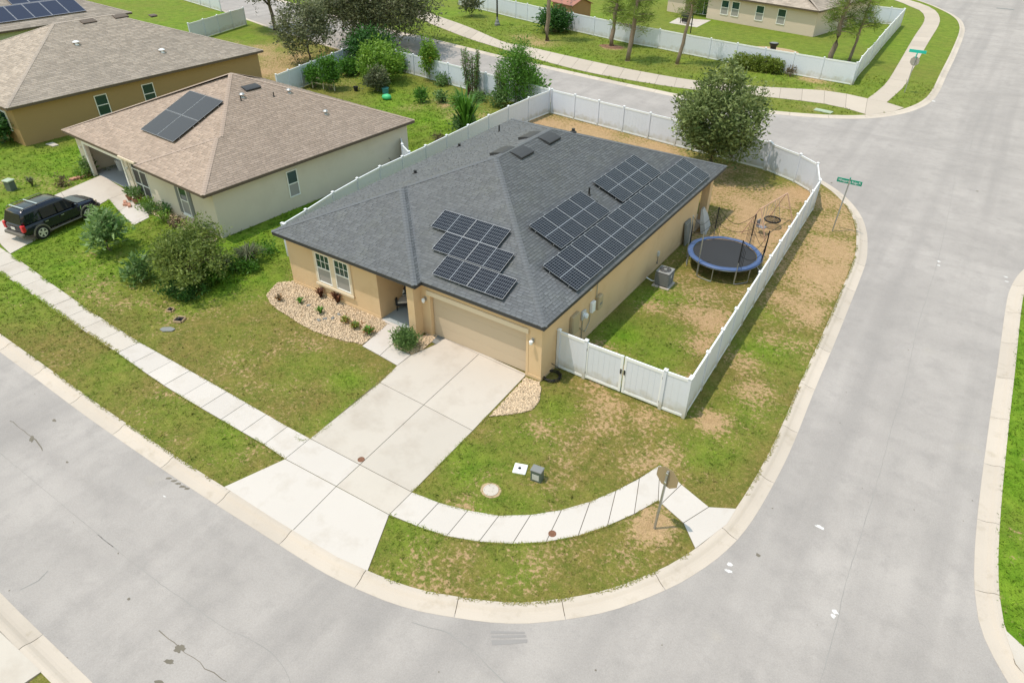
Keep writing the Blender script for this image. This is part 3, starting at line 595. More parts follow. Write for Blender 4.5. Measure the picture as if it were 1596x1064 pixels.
edge_blades([[(-16.311,-7.688),(-12.684,-7.697),(-10.201,-7.707),(-6.559,-7.738),(-5.329,-7.715),(-5.464,-3.764),(-5.648,-2.483)], [(-16.386,-8.708),(-12.563,-8.921),(-8.608,-8.929),(-6.439,-8.908),(-5.275,-8.97)], [(-0.419,-7.591),(1.008,-7.344),(2.457,-6.85),(3.264,-6.311),(3.99,-5.652),(4.698,-4.765),(5.24,-3.807),(6.127,-1.563)], [(-0.397,-8.778),(1.812,-8.367),(3.04,-7.824),(4.031,-7.18),(4.914,-6.388),(5.664,-5.389),(6.272,-4.298),(6.769,-3.15)], [(-0.421,-7.589),(-0.536,-3.93),(-0.532,-2.52)]], 'grass fringe along the newer walks and the driveway', 150, .07, .02)
edge_blades([[tuple(p) for p in KERB_A[(KERB_A[:,0] > -34) & (KERB_A[:,1] < 27)][::3]]], 'grass fringe along the back of the kerb', 150, .08, .025, True)


# ================================================================== BUILDINGS
def intervals(poly, b):
    xs = []
    n = len(poly)
    for i in range(n):
        a0, b0 = poly[i]; a1, b1 = poly[(i+1)%n]
        if (b0 > b) != (b1 > b): xs.append(a0+(a1-a0)*(b-b0)/(b1-b0))
    xs.sort(); return list(zip(xs[::2], xs[1::2]))
def tolocal(h, p):
    c, s = math.cos(-h.rotation_euler.z), math.sin(-h.rotation_euler.z); x, y = p[0]-h.location.x, p[1]-h.location.y
    r = (x*c-y*s, x*s+y*c); return (*r, p[2]-h.location.z) if len(p) > 2 else r
def hip_planes(xL, xR, yF, yB, wing=None):
    """plan polygons of a hipped roof, as (polygon, eave direction, uphill direction, eave offset)"""
    hw = (xR-xL)/2; A1 = ((xL+xR)/2, yF+hw); A2 = ((xL+xR)/2, yB-hw)
    if A2[1] < A1[1]: A1 = A2 = ((xL+xR)/2, (yF+yB)/2)
    if not wing:
        return [([(xL,yF),(xR,yF),A1],(1,0),(0,1),yF), ([(xR,yF),(xR,yB),A2,A1],(0,1),(-1,0),-xR), ([(xR,yB),(xL,yB),A2],(-1,0),(0,-1),-yB), ([(xL,yB),(xL,yF),A1,A2],(0,-1),(1,0),xL)]
    side, xn, d = wing
    if side == 'L':
        ww = xn-xL; Wp = ((xL+xn)/2, yF-d+ww/2); Q = ((xL+xn)/2, yF+ww/2)
        return [([(xL,yF-d),(xn,yF-d),Wp],(1,0),(0,1),yF-d), ([(xn,yF-d),(xn,yF),Q,Wp],(0,1),(-1,0),-xn), ([(xn,yF),(xR,yF),A1,Q],(1,0),(0,1),yF),
                ([(xR,yF),(xR,yB),A2,A1],(0,1),(-1,0),-xR), ([(xR,yB),(xL,yB),A2],(-1,0),(0,-1),-yB), ([(xL,yB),(xL,yF-d),Wp,Q,A1,A2],(0,-1),(1,0),xL)]
    ww = xR-xn; Wp = ((xR+xn)/2, yF-d+ww/2); Q = ((xR+xn)/2, yF+ww/2)
    return [([(xn,yF-d),(xR,yF-d),Wp],(1,0),(0,1),yF-d), ([(xn,yF),(xn,yF-d),Wp,Q],(0,-1),(1,0),xn), ([(xL,yF),(xn,yF),Q,A1],(1,0),(0,1),yF),
            ([(xR,yF-d),(xR,yB),A2,A1,Q,Wp],(0,1),(-1,0),-xR), ([(xR,yB),(xL,yB),A2],(-1,0),(0,-1),-yB), ([(xL,yB),(xL,yF),A1,A2],(0,-1),(1,0),xL)]
def roof(house, planes, e, s, m_sh, m_deck, m_fascia, expo=.14, width=.27, n_ind=0, jitter=.35, cam_l=None):
    """sheathing, fascia and shingles laid course by course; each shingle is a real tab with a butt edge"""
    deck = MB()
    for poly, u, w, b0 in planes:
        deck.add([(p[0],p[1],e+s*(p[0]*w[0]+p[1]*w[1]-b0)-.012) for p in poly], [tuple(range(len(poly)))])
    rf = deck.build('roof', m_deck, house)
    fa = MB()
    for poly, u, w, b0 in planes:      # fascia boards follow each eave edge
        a, b = poly[0], poly[1]
        dx, dy = w
        L = math.hypot(b[0]-a[0], b[1]-a[1])
        if L < .25: pass
        q = [a, b, (b[0]+dx*.03-u[0]*.003, b[1]+dy*.03-u[1]*.003), (a[0]+dx*.03+u[0]*.003, a[1]+dy*.03+u[1]*.003)]
        fa.prism([(p[0]-dx*.008, p[1]-dy*.008) for p in q], e-.19, e+.012)
    fa.build('fascia', m_fascia, rf)
    slope = math.sqrt(1+s*s); ce = expo/slope; tabs = []
    for poly, u, w, b0 in planes:
        ab = [(p[0]*u[0]+p[1]*u[1], p[0]*w[0]+p[1]*w[1]-b0) for p in poly]
        bmax = max(b for a, b in ab); k = 0; b = -.03
        while b < bmax-.02:
            bl, bh = max(b, .0), min(b+ce*1.25, bmax-.01)
            il = intervals(ab, bl+1e-4); ih = intervals(ab, min(bh, bmax-.012)) or il
            for (la, lb), (ha, hb) in zip(il, ih):
                la -= .0; x = la - random.random()*width
                while x < lb:
                    w_ = width*(1+random.uniform(-jitter, jitter)); x2 = x+w_
                    p0, p1 = max(x, la), min(x2, lb)
                    if p1-p0 > .03:
                        q0, q1 = (max(p0, ha) if p0 > la+1e-6 else ha), (min(p1, hb) if p1 < lb-1e-6 else hb)
                        if p0 <= la+1e-6 and ha < la: q0 = ha
                        g = .006
                        if q1 < q0: q0 = q1 = (q0+q1)/2
                        tabs.append((u, w, b0, p0+g, p1-g, q0+g, max(q0+g, q1-g), bl if b >= 0 else -.03, bh, random.random()))
                    x = x2
            b += ce; k += 1
    def geo(t, lift=.0):
        u, w, b0, p0, p1, q0, q1, bl, bh, tone = t
        def P(a, b, h): 
            c = b+b0; return (a*u[0]+c*w[0], a*u[1]+c*w[1], e+s*b+h)
        th = .016+.012*tone*(tone > .6)
        return [P(p0,bl,-.004), P(p1,bl,-.004), P(p1,bl,th), P(p0,bl,th), P(q1,bh,.002), P(q0,bh,.002)]
    if n_ind and cam_l:
        def dist(t):
            u, w, b0, p0, p1, q0, q1, bl, bh, tone = t; a = (p0+p1)/2; c = bl+b0
            full = 0 if (p1-p0) > .16 else 50
            return full + math.dist((a*u[0]+c*w[0], a*u[1]+c*w[1], e+s*bl), cam_l)
        tabs.sort(key=dist); ind, tabs = tabs[:n_ind], tabs[n_ind:]
        for t in ind:
            me = bpy.data.meshes.new('shingle'); me.from_pydata(geo(t), [], [(0,1,2,3),(3,2,4,5)])
            a = me.attributes.new('tone', 'FLOAT', 'POINT'); a.data.foreach_set('value', [t[9]]*6); me.materials.append(m_sh)
            link(bpy.data.objects.new('shingle', me), rf)
    V = np.array([geo(t) for t in tabs]).reshape(-1, 3); n = len(tabs); i = np.arange(n)[:,None]*6
    F = np.vstack([i+np.array([0,1,2,3]), i+np.array([3,2,4,5])])
    npmesh('shingles', m_sh, V, F, rf, {'tone': np.repeat([t[9] for t in tabs], 6)}, kind='stuff')
    # hip and ridge caps
    caps = MB(); edges = {}
    for poly, u, w, b0 in planes:
        n = len(poly)
        for i in range(n):
            a, b = poly[i], poly[(i+1)%n]
            za = e+s*(a[0]*w[0]+a[1]*w[1]-b0); zb = e+s*(b[0]*w[0]+b[1]*w[1]-b0)
            if max(za, zb) < e+.05: continue
            k = tuple(sorted([(round(a[0],2),round(a[1],2),round(za,2)),(round(b[0],2),round(b[1],2),round(zb,2))], key=lambda q: q[2]))
            edges[k] = edges.get(k, 0)+1
    for (a, b) in edges:
        A, B = Vector(a), Vector(b); d = B-A; L = d.length
        if L < .6: continue
        d.normalize(); sd = d.cross(Vector((0,0,1))).normalized(); n = max(1, int(L/.2))
        for i in range(n):
            c0 = A+d*(L*i/n); c1 = A+d*min(L, L*(i+1.3)/n); r = s*.11*(.72 if abs(d.z) > .05 else 1)
            up0, up1 = Vector((0,0,.034)), Vector((0,0,.018))
            vs = [c0+up0, c1+up1, c0+sd*.13+up0-Vector((0,0,r)), c1+sd*.13+up1-Vector((0,0,r)), c0-sd*.13+up0-Vector((0,0,r)), c1-sd*.13+up1-Vector((0,0,r)), c0-Vector((0,0,.0))]
            caps.add(vs, [(0,2,3,1),(0,1,5,4),(0,6,2),(0,4,6)])
    V = np.array(caps.v); F = caps.f
    o = caps.build('ridge_caps', m_sh, rf); o['kind'] = 'stuff'
    a = o.data.attributes.new('tone', 'FLOAT', 'POINT'); a.data.foreach_set('value', [.55]*len(caps.v))
    return rf
def window(house, cx, cz, w, h, plane, glass='glass_window', trim='white_trim', grid=None, trim_w=.06, sill=True, blind_low=True, name='window'):
    """sash window; plane = (origin, along, out): built in a wall frame, x along, y out, z up"""
    o, al, ou = plane
    Mx = Matrix(((al[0],ou[0],0,o[0]),(al[1],ou[1],0,o[1]),(0,0,1,o[2] if len(o) > 2 else 0),(0,0,0,1)))
    def B(m): return m.xf(Mx)
    x0, x1, z0, z1 = cx-w/2, cx+w/2, cz-h/2, cz+h/2; t = trim_w
    m = MB()
    m.box(x0,x0+t,.0,.055,z0,z1); m.box(x1-t,x1,.0,.055,z0,z1); m.box(x0+t,x1-t,.0,.055,z1-t,z1); m.box(x0+t,x1-t,.0,.055,z0,z0+t); m.box(x0+t,x1-t,.0,.048,cz-.03,cz+.03)
    fr = B(m).build(name, M_[trim], house)
    B(MB().box(x0+t,x1-t,.004,.022,cz+.03,z1-t)).build('pane', M_[glass], fr)
    B(MB().box(x0+t,x1-t,.004,.018,z0+t,cz-.03)).build('pane', M_['blind' if blind_low else glass], fr)
    if grid:
        nx, nz = grid; g = MB(); W = (x1-x0-2*t); H = z1-t-cz-.03
        for i in range(1, nx): g.box(x0+t+W*i/nx-.012, x0+t+W*i/nx+.012, .022, .034, cz+.03, z1-t)
        for i in range(1, nz): g.box(x0+t, x1-t, .024, .036, cz+.03+H*i/nz-.012, cz+.03+H*i/nz+.012)
        B(g).build('muntin', M_[trim], fr)
    if sill: B(MB().box(x0-.05,x1+.05,.0,.10,z0-.07,z0-.002)).build('sill', M_[trim], fr)
    return fr
def roof_vent(rf, p, nrm_up, along, m='fascia', w=.95, l=.55):
    """low slant-back exhaust vent sitting on a slope"""
    n = Vector(nrm_up).normalized(); a = Vector(along).normalized(); dn = n.cross(a)
    if dn.z > 0: dn = -dn
    Mx = Matrix(((a.x,dn.x,n.x,p[0]),(a.y,dn.y,n.y,p[1]),(a.z,dn.z,n.z,p[2]),(0,0,0,1)))
    b = MB(); prof = [(-l*.55,.01),(-l*.25,.075),(l*.15,.125),(l*.45,.135),(l*.5,.115),(l*.5,.01)]
    b.rings([[(-w/2,y,z) for y,z in prof], [(w/2,y,z) for y,z in prof]]); b.xf(Mx)
    v = b.build('roof_vent', M_[m], rf)
    MB().box(-w*.46,w*.46,l*.5,l*.51,.02,.10).xf(Mx).build('vent_louver', M_['black_metal'], v)
    return v
def stack(rf, p, h=.30, r=.045, m='black_metal', hat=False):
    b = MB(); b.lathe([(r*2.2,-.02),(r*1.8,.03),(r*1.05,.06),(r,h),(r*.8,h)], 10, p)
    if hat: b.lathe([(r*2.6,h*.9),(r*2.9,h*1.0),(r*1.6,h*1.35),(.01,h*1.45)], 12, p)
    return b.build('vent_pipe', M_[m], rf, smooth=False)
SLP, EAV = .375, 2.95

# ---- main house: dark hipped roof, tan stucco
h1 = thing('house', 'tan stucco house with a dark grey shingle roof and solar arrays', 'house', (0,0,0))
w = MB()
w.box(-14.65,-8.65,-.2,0,0,2.8); w.box(-14.65,-14.45,0,19.8,0,2.8); w.box(-14.45,-4.5,19.6,19.8,0,2.8); w.box(-4.7,-4.5,17,19.6,0,2.8); w.box(-4.5,-.2,16.8,17,0,2.8)
w.box(-.2,0,.1,17,0,2.8); w.box(-8.85,-8.65,0,2.2,0,2.8); w.box(-8.65,-6.7,2.2,2.4,0,2.8); w.box(-6.7,-6.3,-.4,2.4,0,2.8)
w.box(-6.3,-5.78,.1,.32,0,2.8); w.box(-.75,-.2,.1,.3,0,2.8); w.box(-5.78,-.75,.1,.3,2.2,2.8); w.box(-8.65,-6.7,-.2,0,2.58,2.8)
w.build('wall', M_['stucco'], h1)
b = MB(); b.box(-14.665,-8.64,-.216,-.2,0,.16); b.box(-.76,.016,.084,.1,0,.16); b.box(0,.016,.1,17,0,.16); b.box(-6.715,-6.285,-.416,-.4,0,.16); b.box(-6.3,-6.285,-.4,.1,0,.16)
b.build('wall_base', M_['stucco'], h1)
MB().box(-14.62,-.02,.3,19.5,2.76,2.79).build('ceiling', M_['soffit'], h1)
sf = MB(); sf.box(-15.0,-6.05,-.57,-.2,2.77,2.80); sf.box(-6.05,.19,-.12,.1,2.772,2.80); sf.box(0,.19,.1,20.27,2.774,2.80); sf.box(-15.0,-14.65,-.2,20.27,2.768,2.80); sf.box(-14.65,0,19.8,20.27,2.77,2.80); sf.build('soffit', M_['soffit'], h1)
po = MB(); po.box(-.45,0,18.6,19.05,0,2.78); po.build('porch_post', M_['stucco'], h1)
MB().box(-4.5,.05,17,19.3,-.02,.03).build('patio_slab', M_['concrete'], h1)
MB().box(-8.65,-6.7,-.16,2.2,-.02,.045).build('porch_floor', M_['porch_floor'], h1)
MB().box(-8.63,-6.72,-.30,-.16,-.02,.035).build('porch_step', M_['concrete_new'], h1)
d = MB(); d.box(-8.2,-7.2,2.14,2.2,.05,2.15); fd = d.build('front_door', M_['dark_door'], h1); MB().lathe([(.03,0),(.03,.05)], 8, (-7.3,2.08,1.05), 'y').build('door_knob', M_['alu'], fd)
rf1 = roof(h1, hip_planes(-15.05, .22, -.15, 20.3, ('L', -6.0, .45)), EAV, SLP, M_['shingle'], M_['roof_deck'], M_['fascia'], n_ind=300, cam_l=(11.5,-19.3,18.1))
# garage door: four hinged sections, each with pressed panels
gd = MB().box(-5.76,-.77,.285,.30,.03,2.2).build('garage_door', M_['door_tan'], h1)
for k in range(4):
    z0 = .03+k*.54; m = MB(); m.box(-5.76,-.77,.262,.283,z0+.002,z0+.537)
    for i in range(8):
        x0 = -5.70+i*.617; m.box(x0+.05,x0+.56,.2605,.262,z0+.09,z0+.45)
    m.build('door_panel', M_['door_tan'], gd)
m = MB(); m.box(-5.95,-.62,.03,.1,2.2,2.42); m.build('door_lintel', M_['trim'], h1)
for x0, x1 in ((-5.90,-5.785),(-.745,-.63)): MB().box(x0,x1,.085,.1,.0,2.2).build('door_jamb', M_['stucco'], h1)
# pair of front windows in one tan surround
tl = (-12.721,2.58); br = (-10.319,0.657); bl = (-12.765,0.69); tr = (-10.234,2.541)
wx0 = (tl[0]+bl[0])/2; wx1 = (tr[0]+br[0])/2; wz1 = (tl[1]+tr[1])/2; wz0 = (bl[1]+br[1])/2
m = MB(); ty0, ty1 = -.255, -.2; t = .13; mid = (wx0+wx1)/2
m.box(wx0,wx0+t,ty0,ty1,wz0,wz1); m.box(wx1-t,wx1,ty0,ty1,wz0,wz1); m.box(wx0+t,wx1-t,ty0,ty1,wz1-t,wz1); m.box(wx0+t,wx1-t,ty0,ty1,wz0,wz0+t); m.box(mid-.14,mid+.14,ty0,ty1,wz0+t,wz1-t)
m.build('window_surround', M_['trim'], h1)
MB().box(wx0-.04,wx1+.04,-.30,-.256,wz0-.05,wz0+.06).build('window_sill', M_['trim'], h1)
for x0, x1 in ((wx0+t, mid-.14), (mid+.14, wx1-t)):
    window(h1, (x0+x1)/2, (wz0+wz1)/2, x1-x0-.01, wz1-wz0-2*t-.01, ((0,-.2,0),(1,0),(0,-1)), grid=(3,2), trim_w=.05, sill=False)
# garage lanterns
for x, y, z in ((-6.05,.1,1.95), (-.42,.1,1.95)):
    m = MB(); m.box(x-.06,x+.06,y-.03,y,z-.1,z+.1); m.tube([(x,y-.03,z+.04),(x,y-.12,z+.09),(x,y-.16,z+.02)], .012, 6)
    s_ = m.build('wall_light', M_['galv'], h1); MB().lathe([(.03,-.16),(.075,-.1),(.085,.02),(.03,.07),(.01,.08)], 10, (x,y-.16,z)).build('lamp_glass', M_['white_plastic'], s_)
# roof furniture
for px in ((-6.93,9.071,5.651), (-6.897,11.682,5.639)): roof_vent(rf1, px, (.375,0,1), (0,1,0), w=1.15, l=.75)
for px in ((-7.768,8.577,5.691), (-8.013,11.535,5.599)): roof_vent(rf1, px, (-.375,0,1), (0,1,0), w=1.15, l=.75)
stack(rf1, (-12.764,15.463,3.808), .42); stack(rf1, (-13.996,12.993,3.346), .2, .08); stack(rf1, (-12.357,7.049,3.96), .2, .08)
stack(rf1, (-3.127,9.382,4.205), .40); stack(rf1, (-2.568,9.044,3.996), .16, .12); stack(rf1, (-6.583,13.708,5.501), .18, .09)

# electrical boxes on the side wall, all parts of the house
def wallbox(nm, px0, px1, d, m, z0=None):
    (y0, z1), (y1, zz) = px0, px1; z0 = zz if z0 is None else z0
    y0, y1 = min(y0, y1), max(y0, y1)
    return MB().box(.0,d,y0,y1,z0,z1,.015).build(nm, M_[m], h1)
a = (2.332,1.866); c = (3.227,0.899)
pb = MB().box(0,.16,a[0],a[0]+.62,1.0,2.0,.02).build('breaker_box', M_['meter_beige'], h1); MB().box(.16,.175,a[0]+.05,a[0]+.57,1.05,1.95).build('box_door', M_['meter_beige'], pb)
m_ = (3.494,1.498); q = MB(); q.box(0,.1,m_[0]-.17,m_[0]+.17,m_[1]-.22,m_[1]+.22,.02); mo = q.build('meter', M_['meter_grey'], h1); MB().lathe([(.13,.1),(.13,.2),(.11,.25),(.02,.26)], 14, (0,m_[0],m_[1]), 'x').build('meter_glass', M_['white_plastic'], mo)
m_ = (4.283,1.517); q = MB(); q.box(0,.15,m_[0]-.16,m_[0]+.16,m_[1]-.27,m_[1]+.27,.02); q.build('disconnect_box', M_['white_plastic'], h1)
m_ = (4.861,1.488); q = MB(); q.box(0,.2,m_[0]-.21,m_[0]+.21,m_[1]-.36,m_[1]+.36,.04); iv = q.build('inverter', M_['meter_beige'], h1)
MB().box(.2,.21,m_[0]-.12,m_[0]+.1,m_[1]-.1,m_[1]+.02).build('inverter_display', M_['util_grey'], iv)
y = m_[0]-.22; MB().tube([(.05,y,2.75),(.05,y,m_[1]+.3)], .022, 6).build('conduit', M_['galv'], h1)
y2 = (4.278,1.349); MB().tube([(.04,y2[0]-.1,y2[1]-.2),(.04,y2[0]-.15,y2[1]-.55),(.04,y2[0]-.5,y2[1]-.9),(.04,a[0]+.66,1.15)], .018, 6).build('conduit', M_['galv'], h1)
y3 = (3.456,1.35); MB().tube([(.04,y3[0],y3[1]-.1),(.04,y3[0],.1)], .022, 6).build('conduit', M_['galv'], h1)
y4 = (11.602,0.927); MB().tube([(.05,y4[0],y4[1]-.05),(.05,y4[0],y4[1]-.6),(.05,y4[0]-.05,.45)], .03, 6).build('conduit', M_['util_grey'], h1); MB().box(0,.09,y4[0]-.08,y4[0]+.08,y4[1]-.12,y4[1]+.12).build('outlet_box', M_['meter_grey'], h1)
MB().box(.0,.16,3.75,3.95,2.6,2.74,.02).build('flood_light', M_['white_plastic'], h1)

# ---- solar panels: one portrait module, copied
def module(w_, l_, glassm, rail=True):
    g = thing('solar_panel', '', 'solar panel')
    f = MB(); t = .014
    f.box(-w_/2,w_/2,-l_/2,-l_/2+t,0,.045); f.box(-w_/2,w_/2,l_/2-t,l_/2,0,.045); f.box(-w_/2,-w_/2+t,-l_/2+t,l_/2-t,0,.045); f.box(w_/2-t,w_/2,-l_/2+t,l_/2-t,0,.045)
    f.build('frame', M_['panel_black'], g)
    f = MB(); f.box(-w_/2,w_/2,-l_/2,-l_/2+t,.0452,.050); f.box(-w_/2,w_/2,l_/2-t,l_/2,.0452,.050); f.box(-w_/2,-w_/2+t,-l_/2+t,l_/2-t,.0452,.050); f.box(w_/2-t,w_/2,-l_/2+t,l_/2-t,.0452,.050); f.build('frame_lip', M_['alu'], g)
    MB().box(-w_/2+t,w_/2-t,-l_/2+t,l_/2-t,-.005,.03).build('back_sheet', M_['panel_black'], g)
    s_ = MB(); x, yy = w_/2-t, l_/2-t; s_.add([(-x,-yy,.041),(x,-yy,.041),(x,yy,.041),(-x,yy,.041)], [(0,1,2,3)])
    o = s_.build('glass', M_[glassm], g); uv = o.data.uv_layers.new(name='uv')
    for i, c_ in enumerate([(0,0),(1,0),(1,1),(0,1)]): uv.data[i].uv = c_
    if rail:
        for yy in (-l_*.28, l_*.28): MB().box(-w_/2,w_/2,yy-.02,yy+.02,-.06,-.006).build('rail', M_['alu'], g)
        for x in (-w_*.3, w_*.3): MB().box(x-.03,x+.03,l_/2+.002,l_/2+.04,-.085,.02).build('clamp', M_['alu'], g)
    return g
def place_panel(o, pos, upv, nrm, along):
    n = Vector(nrm).normalized(); a = Vector(along).normalized(); y = n.cross(a)
    Mx = Matrix(((a.x,y.x,n.x,pos[0]),(a.y,y.y,n.y,pos[1]),(a.z,y.z,n.z,pos[2]),(0,0,0,1)))
    o.location = pos; o.rotation_euler = Mx.to_euler()
PW, PL = 1.168, 1.845
proto = module(PW-.014, PL-.02, 'solar_mono'); used = [False]
def solar(pos, nrm, along, label, group):
    o = proto if not used[0] else dup(proto)
    used[0] = True; o['label'] = label; o['group'] = group; place_panel(o, pos, None, nrm, along); return o
ORD = ['first','second','third','fourth','fifth','sixth','seventh','eighth','ninth','tenth','eleventh','twelfth','thirteenth']
nR = Vector((SLP,0,1)).normalized(); upR = Vector((-1,0,SLP)).normalized()
def onR(x, y): return Vector((x, y, EAV+SLP*(.22-x))) + nR*.13
for i in range(13):
    solar(onR(-.82, 2.62+PW*(i+.5)), nR, (0,1,0), f'{ORD[i]} panel from the garage end in the long lower row', 'solar panels in the long lower row of the right roof slope')
for i in range(4):
    solar(onR(-2.62, 4.32+PW*(i+.5)), nR, (0,1,0), f'{ORD[i]} panel from the garage end in the left upper block', 'solar panels in the upper blocks of the right roof slope')
for i in range(4):
    solar(onR(-2.62, 10.32+PW*(i+.5)), nR, (0,1,0), f'{ORD[i]} panel from the vent pipe in the rear upper block', 'solar panels in the upper blocks of the right roof slope')
nF = Vector((0,-SLP,1)).normalized()
ROWN = ['top','middle','bottom']
for r_, (x0, yc) in enumerate([(-7.5,3.02),(-6.58,1.93),(-5.67,.80)]):
    for i in range(2):
        x = x0+PL*(i+.5); p = Vector((x, yc, EAV+SLP*(yc+.15))) + nF*.13
        solar(p, nF, (0,1,SLP), f'{("left","right")[i]} panel of the {ROWN[r_]} row above the garage door', 'solar panels above the garage door')

# ---- neighbour house with taupe roof and open garage
h2 = thing('house', 'grey stucco neighbour house with taupe roof and open garage', 'house', (-21.77,.88,0), R(-3.6))
w = MB()
w.box(-7.1,0,0,.2,0,2.8); w.box(-.2,0,.2,15.05,0,2.8); w.box(-15.85,-.2,14.85,15.05,0,2.8); w.box(-15.85,-15.65,.05,14.85,0,2.8)
w.box(-15.65,-14.75,.05,.25,0,2.8); w.box(-9.9,-8.95,.05,.25,0,2.8); w.box(-14.75,-9.9,.05,.25,2.25,2.8); w.box(-9.15,-8.95,.25,7,0,2.8); w.box(-15.65,-9.15,7,7.2,0,2.8); w.box(-7.3,-7.1,.2,2.4,0,2.8); w.box(-8.95,-7.1,2.4,2.6,0,2.8)
w.build('wall', M_['stucco_grey'], h2)
MB().box(-15.65,-9.15,.3,7,-.02,.03).build('garage_floor', M_['garage_floor'], h2)
MB().box(-15.7,-.1,.3,14.8,2.76,2.79).build('ceiling', M_['soffit'], h2)
sf = MB(); sf.box(-16.2,.38,-.35,.0,2.772,2.80); sf.box(0,.38,0,15.4,2.77,2.80); sf.build('soffit', M_['soffit'], h2)
rf2 = roof(h2, hip_planes(-16.25,.4,-.4,15.45,('R',-6.6,.3)), EAV, .40, M_['shingle_taupe'], M_['roof_deck_brown'], M_['fascia_brown'], expo=.16, width=.36)
m = MB(); m.box(-14.9,-9.75,-.02,.05,2.25,2.45); m.box(-14.9,-14.75,-.02,.05,0,2.25); m.box(-9.9,-9.75,-.02,.05,0,2.25); m.build('garage_trim', M_['white_trim'], h2)
m = MB(); m.box(-14.7,-9.95,.6,3.0,2.40,2.44); m.build('garage_door', M_['white_trim'], h2)
scr = MB(); scr.box(-8.95,-7.3,.10,.14,0,2.6); sp_ = scr.build('screen_wall', M_['screen'], h2)
m = MB()
for x in (-8.92,-8.15,-7.33): m.box(x-.03,x+.03,.06,.10,0,2.6)
for x0, x1 in ((-8.89,-8.18),(-8.12,-7.36)):
    for z in (.05,1.05,2.0,2.55): m.box(x0,x1,.06,.10,z-.03,z+.03)
m.build('screen_frame', M_['white_trim'], sp_)
g = MB(); g.box(-8.95,-7.05,-.52,-.38,2.80,2.93); g.tube([(-8.95,-.3,2.85),(-8.95,-.1,2.6),(-8.92,-.02,.2)], .035, 6); g.build('gutter', M_['trim'], h2)
p0 = tolocal(h2, (-25.411,1.109,2.408)); p1 = tolocal(h2, (-24.38,1.044,0.472))
wx = (p0[0]+p1[0])/2; wz = (p0[2]+p1[2])/2; ww = .86; wh = max(1.4, p0[2]-p1[2]-.15)
window(h2, wx, wz, ww, wh, ((0,0,0),(1,0),(0,-1)), trim_w=.06)
for sgn in (-1,1):
    m = MB(); cx = wx+sgn*(ww/2+.2); m.box(cx-.17,cx+.17,-.04,0,wz-wh/2,wz+wh/2)
    for k in range(12): z = wz-wh/2+.06+k*(wh-.12)/12; m.box(cx-.13,cx+.13,-.055,-.04,z,z+(wh-.12)/12*.6)
    m.build('shutter', M_['util_grey'], h2)
q0 = tolocal(h2, (-21.464,5.716,2.418)); q1 = tolocal(h2, (-21.414,6.504,0.791))
window(h2, (q0[1]+q1[1])/2, (q0[2]+q1[2])/2, abs(q1[1]-q0[1])*.98, abs(q0[2]-q1[2]), ((0,0,0),(0,1),(1,0)), trim_w=.06, sill=False)
m = MB(); m.tube([(.05,tolocal(h2,(-20.946,13.942,0.605))[1],.9),(.05,tolocal(h2,(-20.929,14.218,0.385))[1],.4),(.05,tolocal(h2,(-20.929,14.218,0.385))[1]+.02,.05)], .02, 6); m.build('conduit', M_['util_grey'], h2)
for x in (-15.3,-9.3):
    m = MB(); m.box(x-.05,x+.05,.02,.05,1.85,2.0); m.lathe([(.03,-.12),(.07,-.08),(.07,.03),(.02,.07)], 8, (x,-.06,1.92)); m.build('wall_light', M_['white_trim'], h2)
def onslope(h, px, n, d): return tolocal(h, px)
roof_vent(rf2, tolocal(h2, (-27.529,8.96,5.61)), (.40,0,1), (0,1,0), 'fascia', 1.1, .6)
for q, hh, rr, mm, hat in (((-26.987,7.818,5.365),.2,.06,'galv',True),((-26.133,10.774,5.099),.2,.06,'galv',True),((-23.514,11.276,4.066),.2,.06,'galv',True),((-26.237,9.6,5.11),.3,.035,'black_metal',False),((-26.774,7.527,5.273),.3,.035,'black_metal',False)):
    stack(rf2, tolocal(h2, q), hh, rr, mm, hat)
# its four panels, plain dark modules
proto2 = module(1.80, 2.02, 'solar_plain'); fl = [False]
n2 = Vector((0,-.40,1)); 
c2, s2 = math.cos(R(-3.6)), math.sin(R(-3.6))
def w2(p): return Vector((h2.location.x+p[0]*c2-p[1]*s2, h2.location.y+p[0]*s2+p[1]*c2, p[2]))
base = tolocal(h2, (-29.12,4.79,0)); base = (base[0], base[1])
for i in range(2):
    for j in range(2):
        x = base[0]+(i-.5)*1.82; yy = base[1]+(j-.5)*1.90
        o = proto2 if not fl[0] else dup(proto2); fl[0] = True
        p = w2((x, yy, EAV+.40*(yy+.4)+.13)); o['group'] = 'dark panels on the taupe roof'
        o['label'] = f'{("lower","upper")[j]} {("left","right")[i]} dark panel on the taupe neighbour roof'
        nn = Vector((n2.x*c2-n2.y*s2, n2.x*s2+n2.y*c2, n2.z))
        place_panel(o, p, None, nn, (c2,s2,0))

# ---- third house, brown, further left
h3 = thing('house', 'brown stucco house with tan roof at the far left', 'house', (-46.1,2.1,0), R(-2.2))
w = MB(); w.box(-16.2,0,0,.2,0,2.8); w.box(-.2,0,.2,21.2,0,2.8); w.box(-16.2,-.2,21,21.2,0,2.8); w.box(-16.2,-16,.2,21,0,2.8); w.build('wall', M_['stucco_brown'], h3)
sf = MB(); sf.box(0,.38,-.4,21.6,2.77,2.80); sf.box(-16.6,0,-.4,0,2.772,2.80); sf.build('soffit', M_['soffit'], h3)
rf3 = roof(h3, hip_planes(-16.6,.4,-.4,21.6), EAV, .385, M_['shingle_tan'], M_['roof_deck_brown'], M_['fascia_brown'], expo=.2, width=.5)
for q0, q1 in (((-45.874,7.963,2.298),(-45.84,8.841,0.835)),((-45.724,11.874,2.224),(-45.69,12.744,0.702))):
    a, b = tolocal(h3, q0), tolocal(h3, q1)
    window(h3, (a[1]+b[1])/2, 1.55, 1.0, 1.55, ((0,0,0),(0,1),(1,0)), trim_w=.06, sill=False, blind_low=False)
